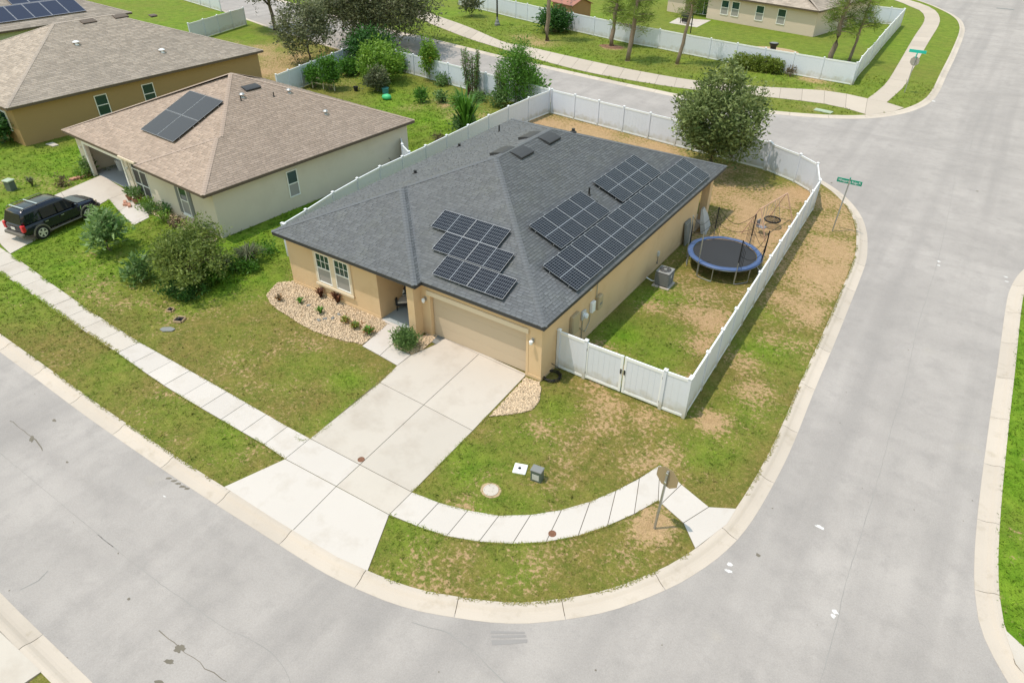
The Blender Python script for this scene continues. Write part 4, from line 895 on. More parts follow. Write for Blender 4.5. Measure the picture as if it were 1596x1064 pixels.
m = MB(); m.box(-2.6,-1.2,-.08,0,.9,2.35); fw_ = m.build('front_window', M_['white_trim'], h3); MB().box(-2.5,-1.3,-.1,-.08,1.0,2.25).build('pane', M_['glass_window'], fw_)
for px, ww in (((-53.405,13.092,6.041),1.2), ((-53.292,15.896,6.039),1.2)): roof_vent(rf3, tolocal(h3, px), (.385,0,1), (0,1,0), 'fascia_brown', ww, .7)
for px in ((-50.839,10.339,5.015), (-47.675,15.557,3.878)): stack(rf3, tolocal(h3, px), .22, .09, 'white_plastic', True)
for px in ((-52.552,18.462,5.793),): roof_vent(rf3, tolocal(h3, px), (.385,0,1), (0,1,0), 'fascia_brown', .6, .5)

# ---- fourth house, green walls, top left
h4 = thing('house', 'pale green house under a roof of blue solar panels', 'house', (-73.6,3.0,0), R(-5))
w = MB(); w.box(-16,0,0,.2,0,2.8); w.box(-.2,0,.2,23.6,0,2.8); w.box(-16,-.2,23.4,23.6,0,2.8); w.box(-16,-15.8,.2,23.4,0,2.8); w.build('wall', M_['stucco_green'], h4)
rf4 = roof(h4, hip_planes(-16.4,.4,-.4,24.2), EAV, .375, M_['shingle_tan'], M_['roof_deck_brown'], M_['fascia_brown'], expo=.28, width=.7)
proto4 = module(1.70, 2.9, 'solar_blue', False); f4 = [False]
n4 = Vector((.375,0,1)); c4, s4 = math.cos(R(-5)), math.sin(R(-5))
def w4(p): return Vector((h4.location.x+p[0]*c4-p[1]*s4, h4.location.y+p[0]*s4+p[1]*c4, p[2]))
for row, ys in ((0, [7.0+1.72*i for i in range(8)]), (1, [7.9+1.72*i for i in range(3)]+[14.8+1.72*i for i in range(3)])):
    for i, yy in enumerate(ys):
        x = -.75-1.36-row*2.75; o = proto4 if not f4[0] else dup(proto4); f4[0] = True
        p = w4((x, yy, EAV+.375*(.4-x)+.12)); place_panel(o, p, None, (n4.x*c4, n4.x*s4, 1), (-s4,c4,0))
        o['group'] = 'blue panels on the far left roof'
        o['label'] = f'{ORD[i]} blue panel from the left in the {("lower","upper")[row]} row on the green house'
stack(rf4, (-4.6,12.6,EAV+.375*5.0), .25, .1, 'white_plastic', True)

# ---- fifth house, across the rear street
h5 = thing('house', 'pale stucco house with white windows behind the far fence', 'house', (-7.93,74.2,0), R(-13.4))
w = MB(); w.box(-15.1,0,0,.2,0,2.8); w.box(-.2,0,.2,14,0,2.8); w.box(-15.1,-.2,13.8,14,0,2.8); w.box(-15.1,-14.9,.2,13.8,0,2.8); w.build('wall', M_['stucco_pale'], h5)
w = MB(); w.box(-18.6,-15.1,1.6,1.8,0,2.8); w.box(-21.5,-18.6,.0,.2,0,2.8); w.box(-21.5,-21.3,.2,13,0,2.8); w.box(-18.8,-18.6,.2,1.6,0,2.8); w.build('wall', M_['stucco_pale'], h5)
rf5 = roof(h5, hip_planes(-22,.4,-.45,14.4), EAV, .375, M_['shingle_tan'], M_['roof_deck_brown'], M_['fascia_brown'], expo=.3, width=.8)
for px in ((-20.094,77.104,1.621), (-18.577,76.742,1.673), (-15.199,75.936,1.759), (-12.293,75.244,1.798)):
    window(h5, tolocal(h5, px)[0], 1.62, 1.15, 1.75, ((0,0,0),(1,0),(0,-1)), trim_w=.08, sill=False)
m = MB(); m.box(-17.8,-15.5,1.5,1.6,.05,2.5); sd = m.build('sliding_door', M_['white_trim'], h5)
for x0, x1 in ((-17.7,-16.7),(-16.6,-15.6)): MB().box(x0,x1,1.47,1.5,.12,2.42).build('pane', M_['glass_window'], sd)
p5 = [(-25.342,71.915),(-25.721,75.747),(-21.538,76.671),(-21.381,71.363)]
struct(flat('patio', p5, .012, M_['concrete'], thick=.08), 'small pale patio slab by the far sliding door')


# ================================================================== FENCES
def postmesh(h):
    m = MB(); m.box(-.064,.064,-.064,.064,0,h); return m
_pm = {}
def fence(label, pts, h=1.9, skip=(), name='vinyl_fence', cat='fence', planks=False):
    """white vinyl privacy fence: posts with caps, tongue and groove panels held in rails"""
    root = thing(name, label, cat, (pts[0][0], pts[0][1], 0)); ox, oy = pts[0][0], pts[0][1]
    key = round(h,2)
    for i, p in enumerate(pts):
        if key not in _pm:
            a = MB(); a.box(-.064,.064,-.064,.064,-.05,h+.04); o = a.build('post', M_['vinyl'], root)
            c = MB(); c.rings([[(-.08,-.08,h+.04),(.08,-.08,h+.04),(.08,.08,h+.04),(-.08,.08,h+.04)],[(-.08,-.08,h+.075),(.08,-.08,h+.075),(.08,.08,h+.075),(-.08,.08,h+.075)],[(-.01,-.01,h+.12),(.01,-.01,h+.12),(.01,.01,h+.12),(-.01,.01,h+.12)]])
            k = c.build('post_cap', M_['white_plastic'], o); _pm[key] = (o.data, k.data)
        else:
            o = link(bpy.data.objects.new('post', _pm[key][0]), root); k = link(bpy.data.objects.new('post_cap', _pm[key][1]), o)
        o.location = (p[0]-ox, p[1]-oy, 0)
        q = pts[i+1] if i+1 < len(pts) else pts[i-1]
        o.rotation_euler = (0,0,math.atan2(q[1]-p[1], q[0]-p[0]))
        if i+1 < len(pts) and i not in skip:
            panel(root, p, pts[i+1], h, (ox, oy))
    return root
def panel(root, p, q, h, org):
    L = math.hypot(q[0]-p[0], q[1]-p[1]); a = math.atan2(q[1]-p[1], q[0]-p[0]); l0, l1 = .066, L-.066
    m = MB(); n = max(1, round((l1-l0)/.29)); w = (l1-l0)/n
    for i in range(n): m.box(l0+i*w+.0015,l0+(i+1)*w-.0015,-.019,.019,.14,h-.12)
    m.box(l0,l1,-.012,.012,.14,h-.12)
    o = m.build('fence_panel', M_['vinyl'], root, (p[0]-org[0], p[1]-org[1], 0), rot=(0,0,a))
    MB().box(l0,l1,-.034,.034,h-.13,h).build('top_rail', M_['white_plastic'], o); MB().box(l0,l1,-.034,.034,.04,.155).build('bottom_rail', M_['white_plastic'], o)
    return o
def gate(label, p, q, h, hinge_first):
    root = thing('fence_gate', label, 'gate', (p[0],p[1],0), math.atan2(q[1]-p[1], q[0]-p[0])); L = math.hypot(q[0]-p[0], q[1]-p[1])
    x0, x1 = .03, L-.03; m = MB(); n = max(2, round((x1-x0)/.29)); w = (x1-x0-.2)/n
    for i in range(n): m.box(x0+.1+i*w+.003, x0+.1+(i+1)*w-.003, -.019,.019,.2,h-.16)
    m.box(x0+.1,x1-.1,-.012,.012,.2,h-.16); m.build('gate_panel', M_['vinyl'], root)
    m = MB(); m.box(x0,x0+.1,-.035,.035,.08,h-.02); m.box(x1-.1,x1,-.035,.035,.08,h-.02); m.box(x0+.1,x1-.1,-.034,.034,h-.16,h-.03); m.box(x0+.1,x1-.1,-.034,.034,.09,.205); m.build('gate_frame', M_['white_plastic'], root)
    hx = x0-.0 if hinge_first else x1
    for z in (.35, h-.35):
        MB().box(hx-.05,hx+.05,-.05,-.036,z-.06,z+.06).build('hinge', M_['black_metal'], root)
    lx = x1-.05 if hinge_first else x0+.05
    MB().box(lx-.03,lx+.03,-.065,-.037,1.0,1.22).build('latch', M_['black_metal'], root)
    return root
FA, FB_, FM, FC, FD = (0.08,1.325), (1.383,1.306), (3.103,1.307), (4.834,1.307), (5.815,1.33)
fence('short white fence panel between garage wall and gates, half in the eave shade', [(.09, FA[1]), FB_], 1.9)
gate('left leaf of the white double gate beside the garage', FB_, FM, 1.88, True)
gate('right leaf of the white double gate, next to the corner post', FM, FC, 1.88, False)
fence('short white fence panel at the near right corner beside the gates', [FC, FD], 1.9)
def line(a, b, n): return [(a[0]+(b[0]-a[0])*i/n, a[1]+(b[1]-a[1])*i/n) for i in range(n+1)]
fence('long white vinyl fence along the side street verge', line((FD[0], FD[1]+.14), (4.93,23.95), 12), 1.9)
fence('angled white fence sections at the rear corner behind the swing', [(4.88,24.1),(4.1,26.75),(2.75,27.8),(.55,28.8)], 1.9)
fence('white vinyl fence along the sandy rear of the yard, behind the tree', line((.4,28.85),(-18.35,31.15),8), 1.95)
fence('white vinyl fence between the dark roof and the garden', [(-18.5,31.0),(-18.75,28.2),(-18.8,25.4),(-18.75,22.7),(-18.65,20.0),(-18.55,17.4),(-18.45,15.0),(-18.4,12.6),(-18.4,10.5),(-18.2,8.3),(-17.9,6.0),(-17.4,3.5),(-17.1,1.6)], 1.9)
fence('short white return fence at the front left house corner', [(-16.95,1.6),(-15.1,1.45)], 1.9)
nf0 = (-21.127,15.525); 
fence('short white fence and gate behind the grey neighbour house', [nf0, (-19.9,14.3), (-18.6,13.5)], 1.9)
rl = (-38.037,34.086)
fence('white vinyl fence behind the planted garden along the rear street', line((-18.7,31.3), rl, 8), 1.9)
lc = (-42.979,32.908)
fence('white fence between planted garden and brown house', line(lc, (-40.59,21.231), 7), 1.9)
fence('short white fence at the garden corner behind the leafy bushes', [ (rl[0]-.2, rl[1]+.05), (lc[0]+.2, lc[1]+.1)], 1.9)
fence('grey white fence behind the brown house beside the oak', line((-68.206,39.674), (-65.412,29.94), 4), 1.95)
fence('white fence at the top left by the dark tree shade', line((-77.897,43.298), (-89.981,45.702), 4), 1.95)
tp = [(0.582,54.945),(-2.44,55.196),(-5.313,55.508),(-8.283,55.862),(-11.309,56.294),(-14.34,56.814),(-17.394,57.333),(-20.67,57.99),(-24.115,58.34),(-27.343,59.027),(-29.731,59.618),(-33.16,60.433),(-37.555,61.196),(-40.898,62.239),(-43.008,62.74),(-48.784,64.518),(-54.813,65.965)]
fence('long white fence of the far lot behind the pine trunks', tp, 2.0)
fence('white fence of the far lot climbing beside the side street', [(tp[0][0]+.1, tp[0][1]+.3)]+[(0.446,57.799),(0.325,61.15),(0.303,64.43),(0.149,67.949),(0.003,71.978),(-0.113,75.696),(-0.199,79.235),(-0.305,83.088),(-0.413,87.259)], 2.0)
fence('white fence at the back of the far lot', [(-0.508,87.296),(-1.997,87.45),(-3.606,87.484),(-5.759,88.444)], 2.0)

# ================================================================== PLANTS
def leaf_arrays(C, n_per, spread, size, aspect, up=.35, flat_=0.0, tone=None, droop=0.0, sizevar=.35):
    """kite-shaped leaves around clump centres C (k,3)"""
    k = len(C); idx = np.repeat(np.arange(k), n_per); n = len(idx)
    if np.ndim(spread) == 0: spread = np.array([spread]*3)
    P = C[idx] + rng.normal(0, 1, (n,3))*spread
    d = rng.normal(0, 1, (n,3)); d[:,2] = d[:,2]*.55 + up - droop*1.5; d += (P-C[idx])/np.linalg.norm(spread)*.5; d /= np.linalg.norm(d, axis=1)[:,None]
    r = rng.normal(0, 1, (n,3)); r[:,2] *= (1-flat_); s = np.cross(d, r); s /= np.linalg.norm(s, axis=1)[:,None]+1e-9
    L = size*(1+rng.normal(0, sizevar, n).clip(-.6,.9)); W = L*aspect
    L = L[:,None]; W = W[:,None]; nn = np.cross(s, d)
    V = np.stack([P, P+d*L*.45+s*W*.5+nn*L*.06, P+d*L, P+d*L*.45-s*W*.5+nn*L*.06], 1).reshape(-1,3)
    F = np.arange(n*4).reshape(-1,4)
    if tone is None: tone = rng.random(k)
    t = np.clip(tone[idx]*.55 + rng.normal(.22,.16,n), 0, 1)
    return V, F, np.repeat(t, 4)
def ellipsoid_clumps(n, c, r, shell=.55, zlo=-1.0, lumps=6, lump_amp=.22, seed=0):
    g = np.random.default_rng(seed); d = g.normal(0,1,(n*3,3)); d /= np.linalg.norm(d,axis=1)[:,None]
    lc_ = g.normal(0,1,(lumps,3)); lc_ /= np.linalg.norm(lc_,axis=1)[:,None]
    k = 1-lump_amp + lump_amp*2.0*np.max(np.clip(d@lc_.T,0,1)**6,axis=1)
    rad = (shell+(1-shell)*g.random(n*3)**.5)*k
    P = d*rad[:,None]; P = P[P[:,2] > zlo][:n]
    return P*np.array(r)+np.array(c)
def trunk_mb(base, top, r0, r1, n=8, wob=.08, seed=0, segs=6):
    g = random.Random(seed); b = Vector(base); t = Vector(top); pts = []
    for i in range(segs+1):
        q = b.lerp(t, i/segs)
        if 0 < i < segs: q += Vector((g.uniform(-wob,wob), g.uniform(-wob,wob), 0))
        pts.append(q)
    m = MB(); m.tube([b+Vector((0,0,-.1)), b+Vector((0,0,.02))], r0*1.5, n, r0*1.25); m.tube(pts, r0*1.15, n, r1); return m, pts
def tree(name, label, cat, base, h, r, trunk_h, leaf, bark='bark', n=120, per=40, lsize=.16, aspect=.45, trunk_r=.16, seed=1, spread=.28, shell=.5, zsq=None, group=None, lean=(0,0), zlo=-.85, limbs=7, droop=0, up=.35, lumps=7, lump_amp=.25, drape=0):
    root = thing(name, label, cat, (base[0], base[1], 0), 0, group)
    ch = h-trunk_h; cz = trunk_h+ch*.5; c = np.array([lean[0], lean[1], cz])
    C = ellipsoid_clumps(n, c, (r, r, ch*.5*(zsq or 1)), shell, zlo, lumps, lump_amp, seed)
    m, pts = trunk_mb((0,0,0), (lean[0]*.7, lean[1]*.7, trunk_h+ch*.35), trunk_r, trunk_r*.55, seed=seed)
    m.build('trunk', M_[bark], root, smooth=True)
    g = random.Random(seed); L = MB()
    top = pts[-1]; idx = g.sample(range(len(C)), min(limbs, len(C)))
    for i in idx:
        e = Vector(C[i]); s_ = pts[g.randint(len(pts)//2, len(pts)-1)]; md = s_.lerp(e, .5)+Vector((0,0,.25)); L.tube([s_, md, e], trunk_r*.42, 6, trunk_r*.08)
    L.build('limbs', M_[bark], root, smooth=True)
    V, F, t = leaf_arrays(C, per, spread, lsize, aspect, up=up, droop=droop)
    if drape:
        D = C[rng.choice(len(C), drape)].copy(); D[:,2] -= ch*.25; D[:,2] = np.maximum(D[:,2], .8)
        v2, f2, t2 = leaf_arrays(D, 30, np.array([.14,.14,.5]), lsize*.8, aspect*.7, up=-.5); F = np.vstack([F, f2+len(V)]); V = np.vstack([V, v2]); t = np.r_[t, t2*.6]
    npmesh('crown', M_[leaf], V, F, root, {'tone': t})
    return root
def bush(name, label, base, r, h, leaf, n=40, per=30, lsize=.12, aspect=.45, seed=1, spread=.16, cat='shrub', group=None, squash=1.0, up=.35, zlo=-.5, ry=None, rz=0, stem='bark', lump_amp=.2):
    root = thing(name, label, cat, (base[0], base[1], 0), rz, group)
    C = ellipsoid_clumps(n, (0,0,h*.5), (r*.85, (ry or r)*.85, h*.46), .35, zlo, 6, lump_amp, seed); C[:,2] = np.maximum(C[:,2], .06)
    V, F, t = leaf_arrays(C, per, spread, lsize, aspect, up=up); V[:,2] = np.maximum(V[:,2], .005)
    m = MB(); g = random.Random(seed)
    for i in range(min(9, n)):
        e = C[i]; m.tube([(e[0]*.15, e[1]*.15, -.03), (e[0]*.5, e[1]*.5, e[2]*.6), tuple(e)], .018, 5, .007)
    m.build('stems', M_[stem], root); npmesh('foliage', M_[leaf], V, F, root, {'tone': t})
    return root
def spikes(name, label, base, r, h, leaf, n=60, w=.05, seed=1, cat='plant', group=None, arch=.5, loc_z=0):
    """strap-leaved clump: long blades arching out of the ground"""
    root = thing(name, label, cat, (base[0], base[1], loc_z), 0, group); g = np.random.default_rng(seed); V = []; F = []; T = []
    for i in range(n):
        a = g.uniform(0, 2*np.pi); out = r*(.25+.75*g.random()); H = h*(.55+.45*g.random()); ww = w*(.7+.6*g.random()); dx, dy = math.cos(a), math.sin(a); o = len(V); tone = g.random()
        for k, (f, z) in enumerate(((.06,0),(.3,.55),(.65,.9),(1.0,1-arch*.5*g.random()))):
            wk = ww*(1,.95,.7,.08)[k]
            V += [(dx*out*f-dy*wk, dy*out*f+dx*wk, H*z), (dx*out*f+dy*wk, dy*out*f-dx*wk, H*z)]; T += [tone]*2
        for k in range(3): F.append((o+2*k, o+2*k+1, o+2*k+3, o+2*k+2))
    npmesh('leaves', M_[leaf], V, F, root, {'tone': T}); return root

# the front yard and side yard
tree('yard_tree', 'round dense tree at the rear right corner of the dark roofed house', 'tree', (-2.65,26.1), 6.4, 2.65, .9, 'leaf_ligustrum', n=330, per=66, lsize=.235, aspect=.40, trunk_r=.16, seed=5, spread=.27, shell=.4, zlo=-.9, limbs=16, lump_amp=.32, lumps=14)
tree('round_shrub_tree', 'large rounded olive shrub tree on the left front lawn', 'tree', (-18.75,-3.2), 3.15, 1.9, .25, 'leaf_shrub', n=230, per=62, lsize=.13, aspect=.42, trunk_r=.09, seed=9, spread=.17, shell=.35, zlo=-.95, limbs=12, lump_amp=.28, lumps=10)
bush('ground_cover', 'bright low ground cover around the foot of the round shrub tree', (-18.3,-4.1), 1.75, .55, 'leaf_deep', n=60, per=34, lsize=.12, seed=11, ry=.9, rz=.1, cat='shrub', spread=.14)
bush('leafy_bush', 'broad leaved bush at the left foot of the round shrub tree', (-21.218,-4.434), .75, 1.25, 'leaf_sage', n=34, per=22, lsize=.24, aspect=.4, seed=12, spread=.2)
bush('leafy_bush', 'glossy dark bush at the right foot of the round shrub tree', (-18.061,-2.498), .65, .95, 'leaf_lush', n=34, per=22, lsize=.22, aspect=.4, seed=13, spread=.17)
tree('papaya_tree', 'small pale broad leaved tree on the bright lawn by the driveway', 'tree', (-25.656,-3.521), 2.1, 1.0, .45, 'leaf_papaya', n=46, per=22, lsize=.34, aspect=.36, trunk_r=.05, seed=4, spread=.2, shell=.3, limbs=10, zlo=-.8)
spikes('grass_clump', 'grey green grass clump, left one beside the small fence line', (-18.567,-1.569), .95, 1.0, 'leaf_grey', 230, .03, 2, 'grass clump'); spikes('grass_clump', 'grey green grass clump, right one near the white fence end', (-18.108,-0.169), 1.15, 1.05, 'leaf_grey', 280, .03, 3, 'grass clump')
bush('low_plants', 'strip of green weeds by the white fence post', (-18.119,1.131), .8, .5, 'leaf_lush', n=22, per=20, lsize=.13, seed=14, ry=.4)
bush('low_hedge', 'low uneven green hedge strip between the grass clumps and the round shrub tree', (-18.1,-1.084), 1.9, .6, 'leaf_lush', n=60, per=26, lsize=.13, seed=81, ry=.45, rz=.45, cat='hedge')
bush('sage_bush', 'dense pale green bush beside the front walk', (-6.222,-1.285), .62, .95, 'leaf_sage', n=90, per=42, lsize=.105, aspect=.34, seed=15, spread=.12, up=.7)
# plants in the pale stone bed
for px, r, h, lf, nn, lab in (((-13.889,-1.799),.26,.34,'leaf_dry',34,'small withered plant at the left end of the stone bed'), ((-12.882,-1.393),.30,.30,'leaf_lush',50,'low green plant second from the left in the stone bed'),
        ((-11.379,-1.47),.30,.40,'leaf_lush',46,'green plant with dark stems in the middle of the stone bed'), ((-9.844,-1.348),.30,.30,'leaf_hedge',50,'left one of the three orange green plants in the stone bed'),
        ((-9.133,-1.441),.32,.32,'leaf_hedge',54,'middle one of the three orange green plants in the stone bed'), ((-8.294,-1.433),.38,.36,'leaf_lush',64,'right one of the three orange green plants in the stone bed')):
    p = spikes('bed_plant', lab, px, r, h, lf, nn, .035, int(abs(px[0])*10) % 97 + 3, 'plant', 'small plants in the stone bed', loc_z=.03)
    if 'orange' in lab or 'withered' in lab:
        C = np.array([[random.uniform(-r,r)*.7, random.uniform(-r,r)*.7, h*.6] for _ in range(10)]); V, F, t = leaf_arrays(C, 5, .05, .12, .4); npmesh('dry_leaves', M_['leaf_rust'], V, F, p, {'tone': t})
for px, r, h, lab in (((-12.429,-0.436),.34,.55,'smaller bronze leaved plant under the front window'), ((-11.406,-0.309),.46,.62,'larger bronze leaved plant under the front window')):
    spikes('bronze_plant', lab, px, r, h, 'leaf_bronze', 46, .06, int(abs(px[0])*7) % 89, 'plant', loc_z=.03)

# trees along the rear street
tree('oak_tree', 'large oak with draping grey leaves behind the garden fence', 'tree', (-47.27,40.538), 9.0, 6.9, 1.5, 'leaf_oak', 'bark_dark', n=620, per=56, lsize=.30, aspect=.42, trunk_r=.27, seed=21, spread=.42, shell=.35, zlo=-.98, limbs=24, drape=110, lump_amp=.35, lumps=12)
tree('oak_tree', 'slender oak with a pale trunk at the rear street edge', 'tree', (-62.923,39.744), 8.6, 5.2, 3.2, 'leaf_oak', 'bark', n=330, per=52, lsize=.26, aspect=.42, trunk_r=.22, seed=22, spread=.4, shell=.35, zlo=-.9, limbs=14, drape=22, lean=(-.6,.2), lump_amp=.35)
tree('oak_branch', 'thin drooping branch of the large oak with brown leaves behind the diagonal fence', 'tree', (-47.971,31.553), 6.4, 2.9, .9, 'leaf_oak', 'bark', n=150, per=44, lsize=.26, aspect=.42, trunk_r=.10, seed=23, spread=.34, shell=.3, zlo=-1, limbs=10, drape=26, lean=(.3,-.2))  # left hanging branch of the large oak, built as a separate small tree
bush('leafy_bush', 'lone pale bush behind the brown house in the oak shade', (-68.948,26.634), .9, 1.1, 'leaf_sage', n=26, per=22, lsize=.26, seed=24, spread=.22)
bush('palm_shrub', 'palm like shrub before the far fence near the lamp post', (-48.497,60.407), 1.5, 2.6, 'leaf_grey', n=40, per=26, lsize=.42, aspect=.25, seed=25, spread=.32, zlo=-.2)
bush('round_bush', 'big dark rounded bush behind a pine trunk at the far fence', (-34.622,58.658), 2.3, 2.7, 'leaf_deep', n=110, per=44, lsize=.30, aspect=.4, seed=26, spread=.32)
hx0, hx1 = (-10.852,54.955), (-6.074,54.983)
hedge = thing('clipped_hedge', 'clipped oblong hedge before the far white fence', 'hedge', ((hx0[0]+hx1[0])/2, (hx0[1]+hx1[1])/2, 0), math.atan2(hx1[1]-hx0[1], hx1[0]-hx0[0]))
C = np.c_[rng.uniform(-2.5,2.5,260), rng.uniform(-.7,.7,260), rng.uniform(.1,1.25,260)]
V, F, t = leaf_arrays(C, 30, .12, .17, .5, up=.5); npmesh('foliage', M_['leaf_hedge'], V, F, hedge, {'tone': t})
m = MB()
for k in range(9): m.tube([(-2.2+k*.55,0,-.05),(-2.2+k*.55,.1*(k%3-1),.8)], .03, 5)
m.build('stems', M_['bark'], hedge)
bush('small_shrub', 'tiny reddish shrub just right of the clipped hedge', (-5.129,54.772), .45, .8, 'leaf_dry', n=14, per=22, lsize=.18, seed=28)
def pine(label, base, h, trunk_r, c0, seed, lean=(0,0), crown_r=2.0, n=26, twin=False):
    root = thing('pine_tree', label, 'tree', (base[0], base[1], 0)); m, pts = trunk_mb((0,0,0), (lean[0], lean[1], h), trunk_r, trunk_r*.45, n=9, wob=.1, seed=seed, segs=9); m.build('trunk', M_['bark_pine'], root, smooth=True)
    g = np.random.default_rng(seed); C = []; L = MB()
    for i in range(n):
        z = c0+(h+.5-c0)*g.random()**.8; a = g.uniform(0, 6.28); rr = crown_r*(.35+.65*g.random())*(1-.45*(z-c0)/(h-c0+.5)); f = min(1, z/h)
        b = Vector((lean[0]*f, lean[1]*f, z-.3)); e = b+Vector((math.cos(a)*rr, math.sin(a)*rr, .35*g.random())); L.tube([b, b.lerp(e,.5)+Vector((0,0,.1)), e], .045, 5, .015); C.append(tuple(e)); C.append(tuple(b.lerp(e,.7)))
    L.build('limbs', M_['bark_pine'], root); V, F, t = leaf_arrays(np.array(C), 60, .20, .40, .085, up=.2); npmesh('crown', M_['leaf_pine'], V, F, root, {'tone': t}); return root
pine('pine trunk in front of the big dark bush', (-32.78,54.014), 11, .24, 7.5, 31, (.2,.2))
pine('pine with a mulch ring at the far fence', (-25.492,56.047), 7.5, .25, 2.9, 32, (.2,.3), 2.0, 44)
pine('tall front pine of the pair on the far lawn', (-21.002,51.001), 8.5, .22, 3.2, 33, (.5,.2), 2.4, 46)
pine('thinner pine just behind the tall front pine', (-23.646,57.362), 8.2, .16, 2.8, 34, (.3,.2), 1.9, 34)
pine('lone slim pine on the far lawn left of the hedge', (-16.189,52.771), 9, .18, 4.7, 35, (1.1,.5), 1.7, 30)
pine('shaggy pine inside the far fence corner', (-3.182,61.984), 8.6, .26, 2.5, 36, (.5,.3), 2.6, 60)
pine('small open pine at the far fence corner', (-1.587,63.769), 6.4, .15, 2.6, 37, (.5,.2), 2.4, 20)

# the neighbour's planted garden
G_ = 'garden plants behind the grey neighbour house'
bush('citrus_bush', 'bright lime green bush in the garden corner', (-36.602,30.036), 2.5, 3.5, 'leaf_lime', n=150, per=40, lsize=.25, aspect=.42, seed=41, spread=.3)
bush('dark_bush', 'dark green bush against the fence corner behind the lime bush', (-40.666,32.932), 2.3, 4.0, 'leaf_deep', n=120, per=40, lsize=.27, seed=42, spread=.3)
bush('grey_bush', 'dark grey leaved bush in front of the lime bush', (-34.74,27.677), 1.3, 1.8, 'leaf_grey', n=64, per=30, lsize=.24, seed=43, spread=.22)
bush('climbing_vine', 'left leafy vine on the wooden garden trellis', (-40.413,25.221), .9, 2.1, 'leaf_lush', n=70, per=26, lsize=.20, seed=44, spread=.2)
bush('climbing_vine', 'right tall leafy vine on the wooden garden trellis', (-38.584,25.479), 1.15, 3.0, 'leaf_lush', n=110, per=30, lsize=.20, seed=45, spread=.22)
ta, tb = (-40.4,24.971), (-38.432,25.332)
t_ = thing('trellis', 'low pale wooden trellis between two vines', 'trellis', (ta[0],ta[1],0), math.atan2(tb[1]-ta[1], tb[0]-ta[0])); L_ = math.hypot(tb[0]-ta[0], tb[1]-ta[1])+.4
for x in (0, L_/2, L_): MB().box(x-.04,x+.04,-.04,.04,0,1.0).build('trellis_post', M_['wood_light'], t_)
for z in (.5, .95): MB().box(-.1,L_+.1,-.07,-.042,z-.05,z+.05).build('trellis_rail', M_['wood_light'], t_)
b_ = bush('flowering_shrub', 'tall yellow flowering shrub against the rear garden fence', (-33.291,33.473), .95, 3.6, 'leaf_lime', n=80, per=30, lsize=.24, seed=46, spread=.2)
C = np.array([[random.uniform(-.5,.5), random.uniform(-.5,.2), random.uniform(1.4,2.2)] for _ in range(16)]); V, F, t = leaf_arrays(C, 8, .07, .10, .8); npmesh('flowers', M_['flower_yellow'], V, F, b_)
def stalks(label, base, h, r, n, seed, leaf='leaf_sage'):
    root = thing('stalk_plant', label, 'plant', (base[0],base[1],0)); g = random.Random(seed); m = MB(); C = []
    for i in range(n):
        a, q = g.uniform(0,6.28), r*math.sqrt(g.random()); x, y = math.cos(a)*q, math.sin(a)*q; H = h*g.uniform(.7,1); m.tube([(x*.5,y*.5,-.05),(x,y,H)], .035, 5, .02)
        for z in np.linspace(H*.25, H, 9): C.append((x*(.5+.5*z/H), y*(.5+.5*z/H), z))
    m.build('stems', M_['stalk'], root); V, F, t = leaf_arrays(np.array(C), 8, .07, .19, .35, up=.1); npmesh('foliage', M_[leaf], V, F, root, {'tone': t}); return root
stalks('tall brown stemmed stalk plant left of the bamboo', (-26.949,31.665), 3.8, 1.0, 26, 47); stalks('thin stalk plant directly beside the bamboo', (-23.841,31.46), 3.2, .7, 14, 48)
tree('bamboo', 'feathery bright green bamboo by the garden fence corner', 'bamboo', (-21.696,30.695), 5.3, 1.65, .25, 'leaf_lush', n=170, per=44, lsize=.24, aspect=.24, trunk_r=.04, seed=49, spread=.3, shell=.2, limbs=22, zlo=-1, lean=(.25,.1))
bush('leafy_bush', 'low broad leaved bush at the foot of the bamboo', (-22.652,35.18), 1.2, 1.3, 'leaf_lush', n=44, per=24, lsize=.26, seed=50, spread=.25)
bush('leafy_bush', 'white flecked bush left of the bamboo foot', (-23.034,30.201), .9, 1.5, 'leaf_sage', n=40, per=26, lsize=.19, seed=51, spread=.2)
spikes('cane_plant', 'tall spiky cane plant beside the white dividing fence', (-21.251,23.146), 2.1, 3.5, 'leaf_lush', 150, .075, 52, 'plant', arch=.3)
bush('leafy_bush', 'rounded green bush at the foot of the cane plant', (-21.742,23.544), 1.1, 1.0, 'leaf_sage', n=44, per=26, lsize=.22, seed=53, spread=.22)
bush('small_shrub', 'small round green shrub on the bare garden soil', (-29.235,27.211), .6, 1.1, 'leaf_lush', n=26, per=24, lsize=.2, seed=54)
bush('small_shrub', 'small shrub beside a black pot in the garden', (-27.903,28.145), .55, .9, 'leaf_sage', n=20, per=22, lsize=.2, seed=55)
bush('leafy_bush', 'green bush between the vines and the fence corner', (-40.67,29.965), 1.0, 1.6, 'leaf_lush', n=60, per=28, lsize=.22, seed=71, spread=.24)
bush('leafy_bush', 'bright bush right of the lime bush by the rear fence', (-37.383,34.046), 1.1, 1.9, 'leaf_lush', n=66, per=28, lsize=.22, seed=72, spread=.24)
bush('low_plants', 'low green plants under the yellow flowering shrub', (-31.268,32.717), 1.0, .8, 'leaf_sage', n=36, per=24, lsize=.2, seed=73, spread=.22)
bush('leafy_bush', 'dark green bush in the corner behind the bamboo', (-22.694,34.168), 1.3, 2.2, 'leaf_lush', n=70, per=28, lsize=.25, seed=74, spread=.26)
bush('low_plants', 'weeds at the foot of the tall stalk plant', (-25.414,30.355), .8, .7, 'leaf_sage', n=30, per=24, lsize=.18, seed=75, spread=.2)
bush('yellow_plant', 'yellowish low plant before the tall stalk plant', (-26.639,28.348), .55, .55, 'leaf_lime', n=16, per=22, lsize=.16, seed=56)
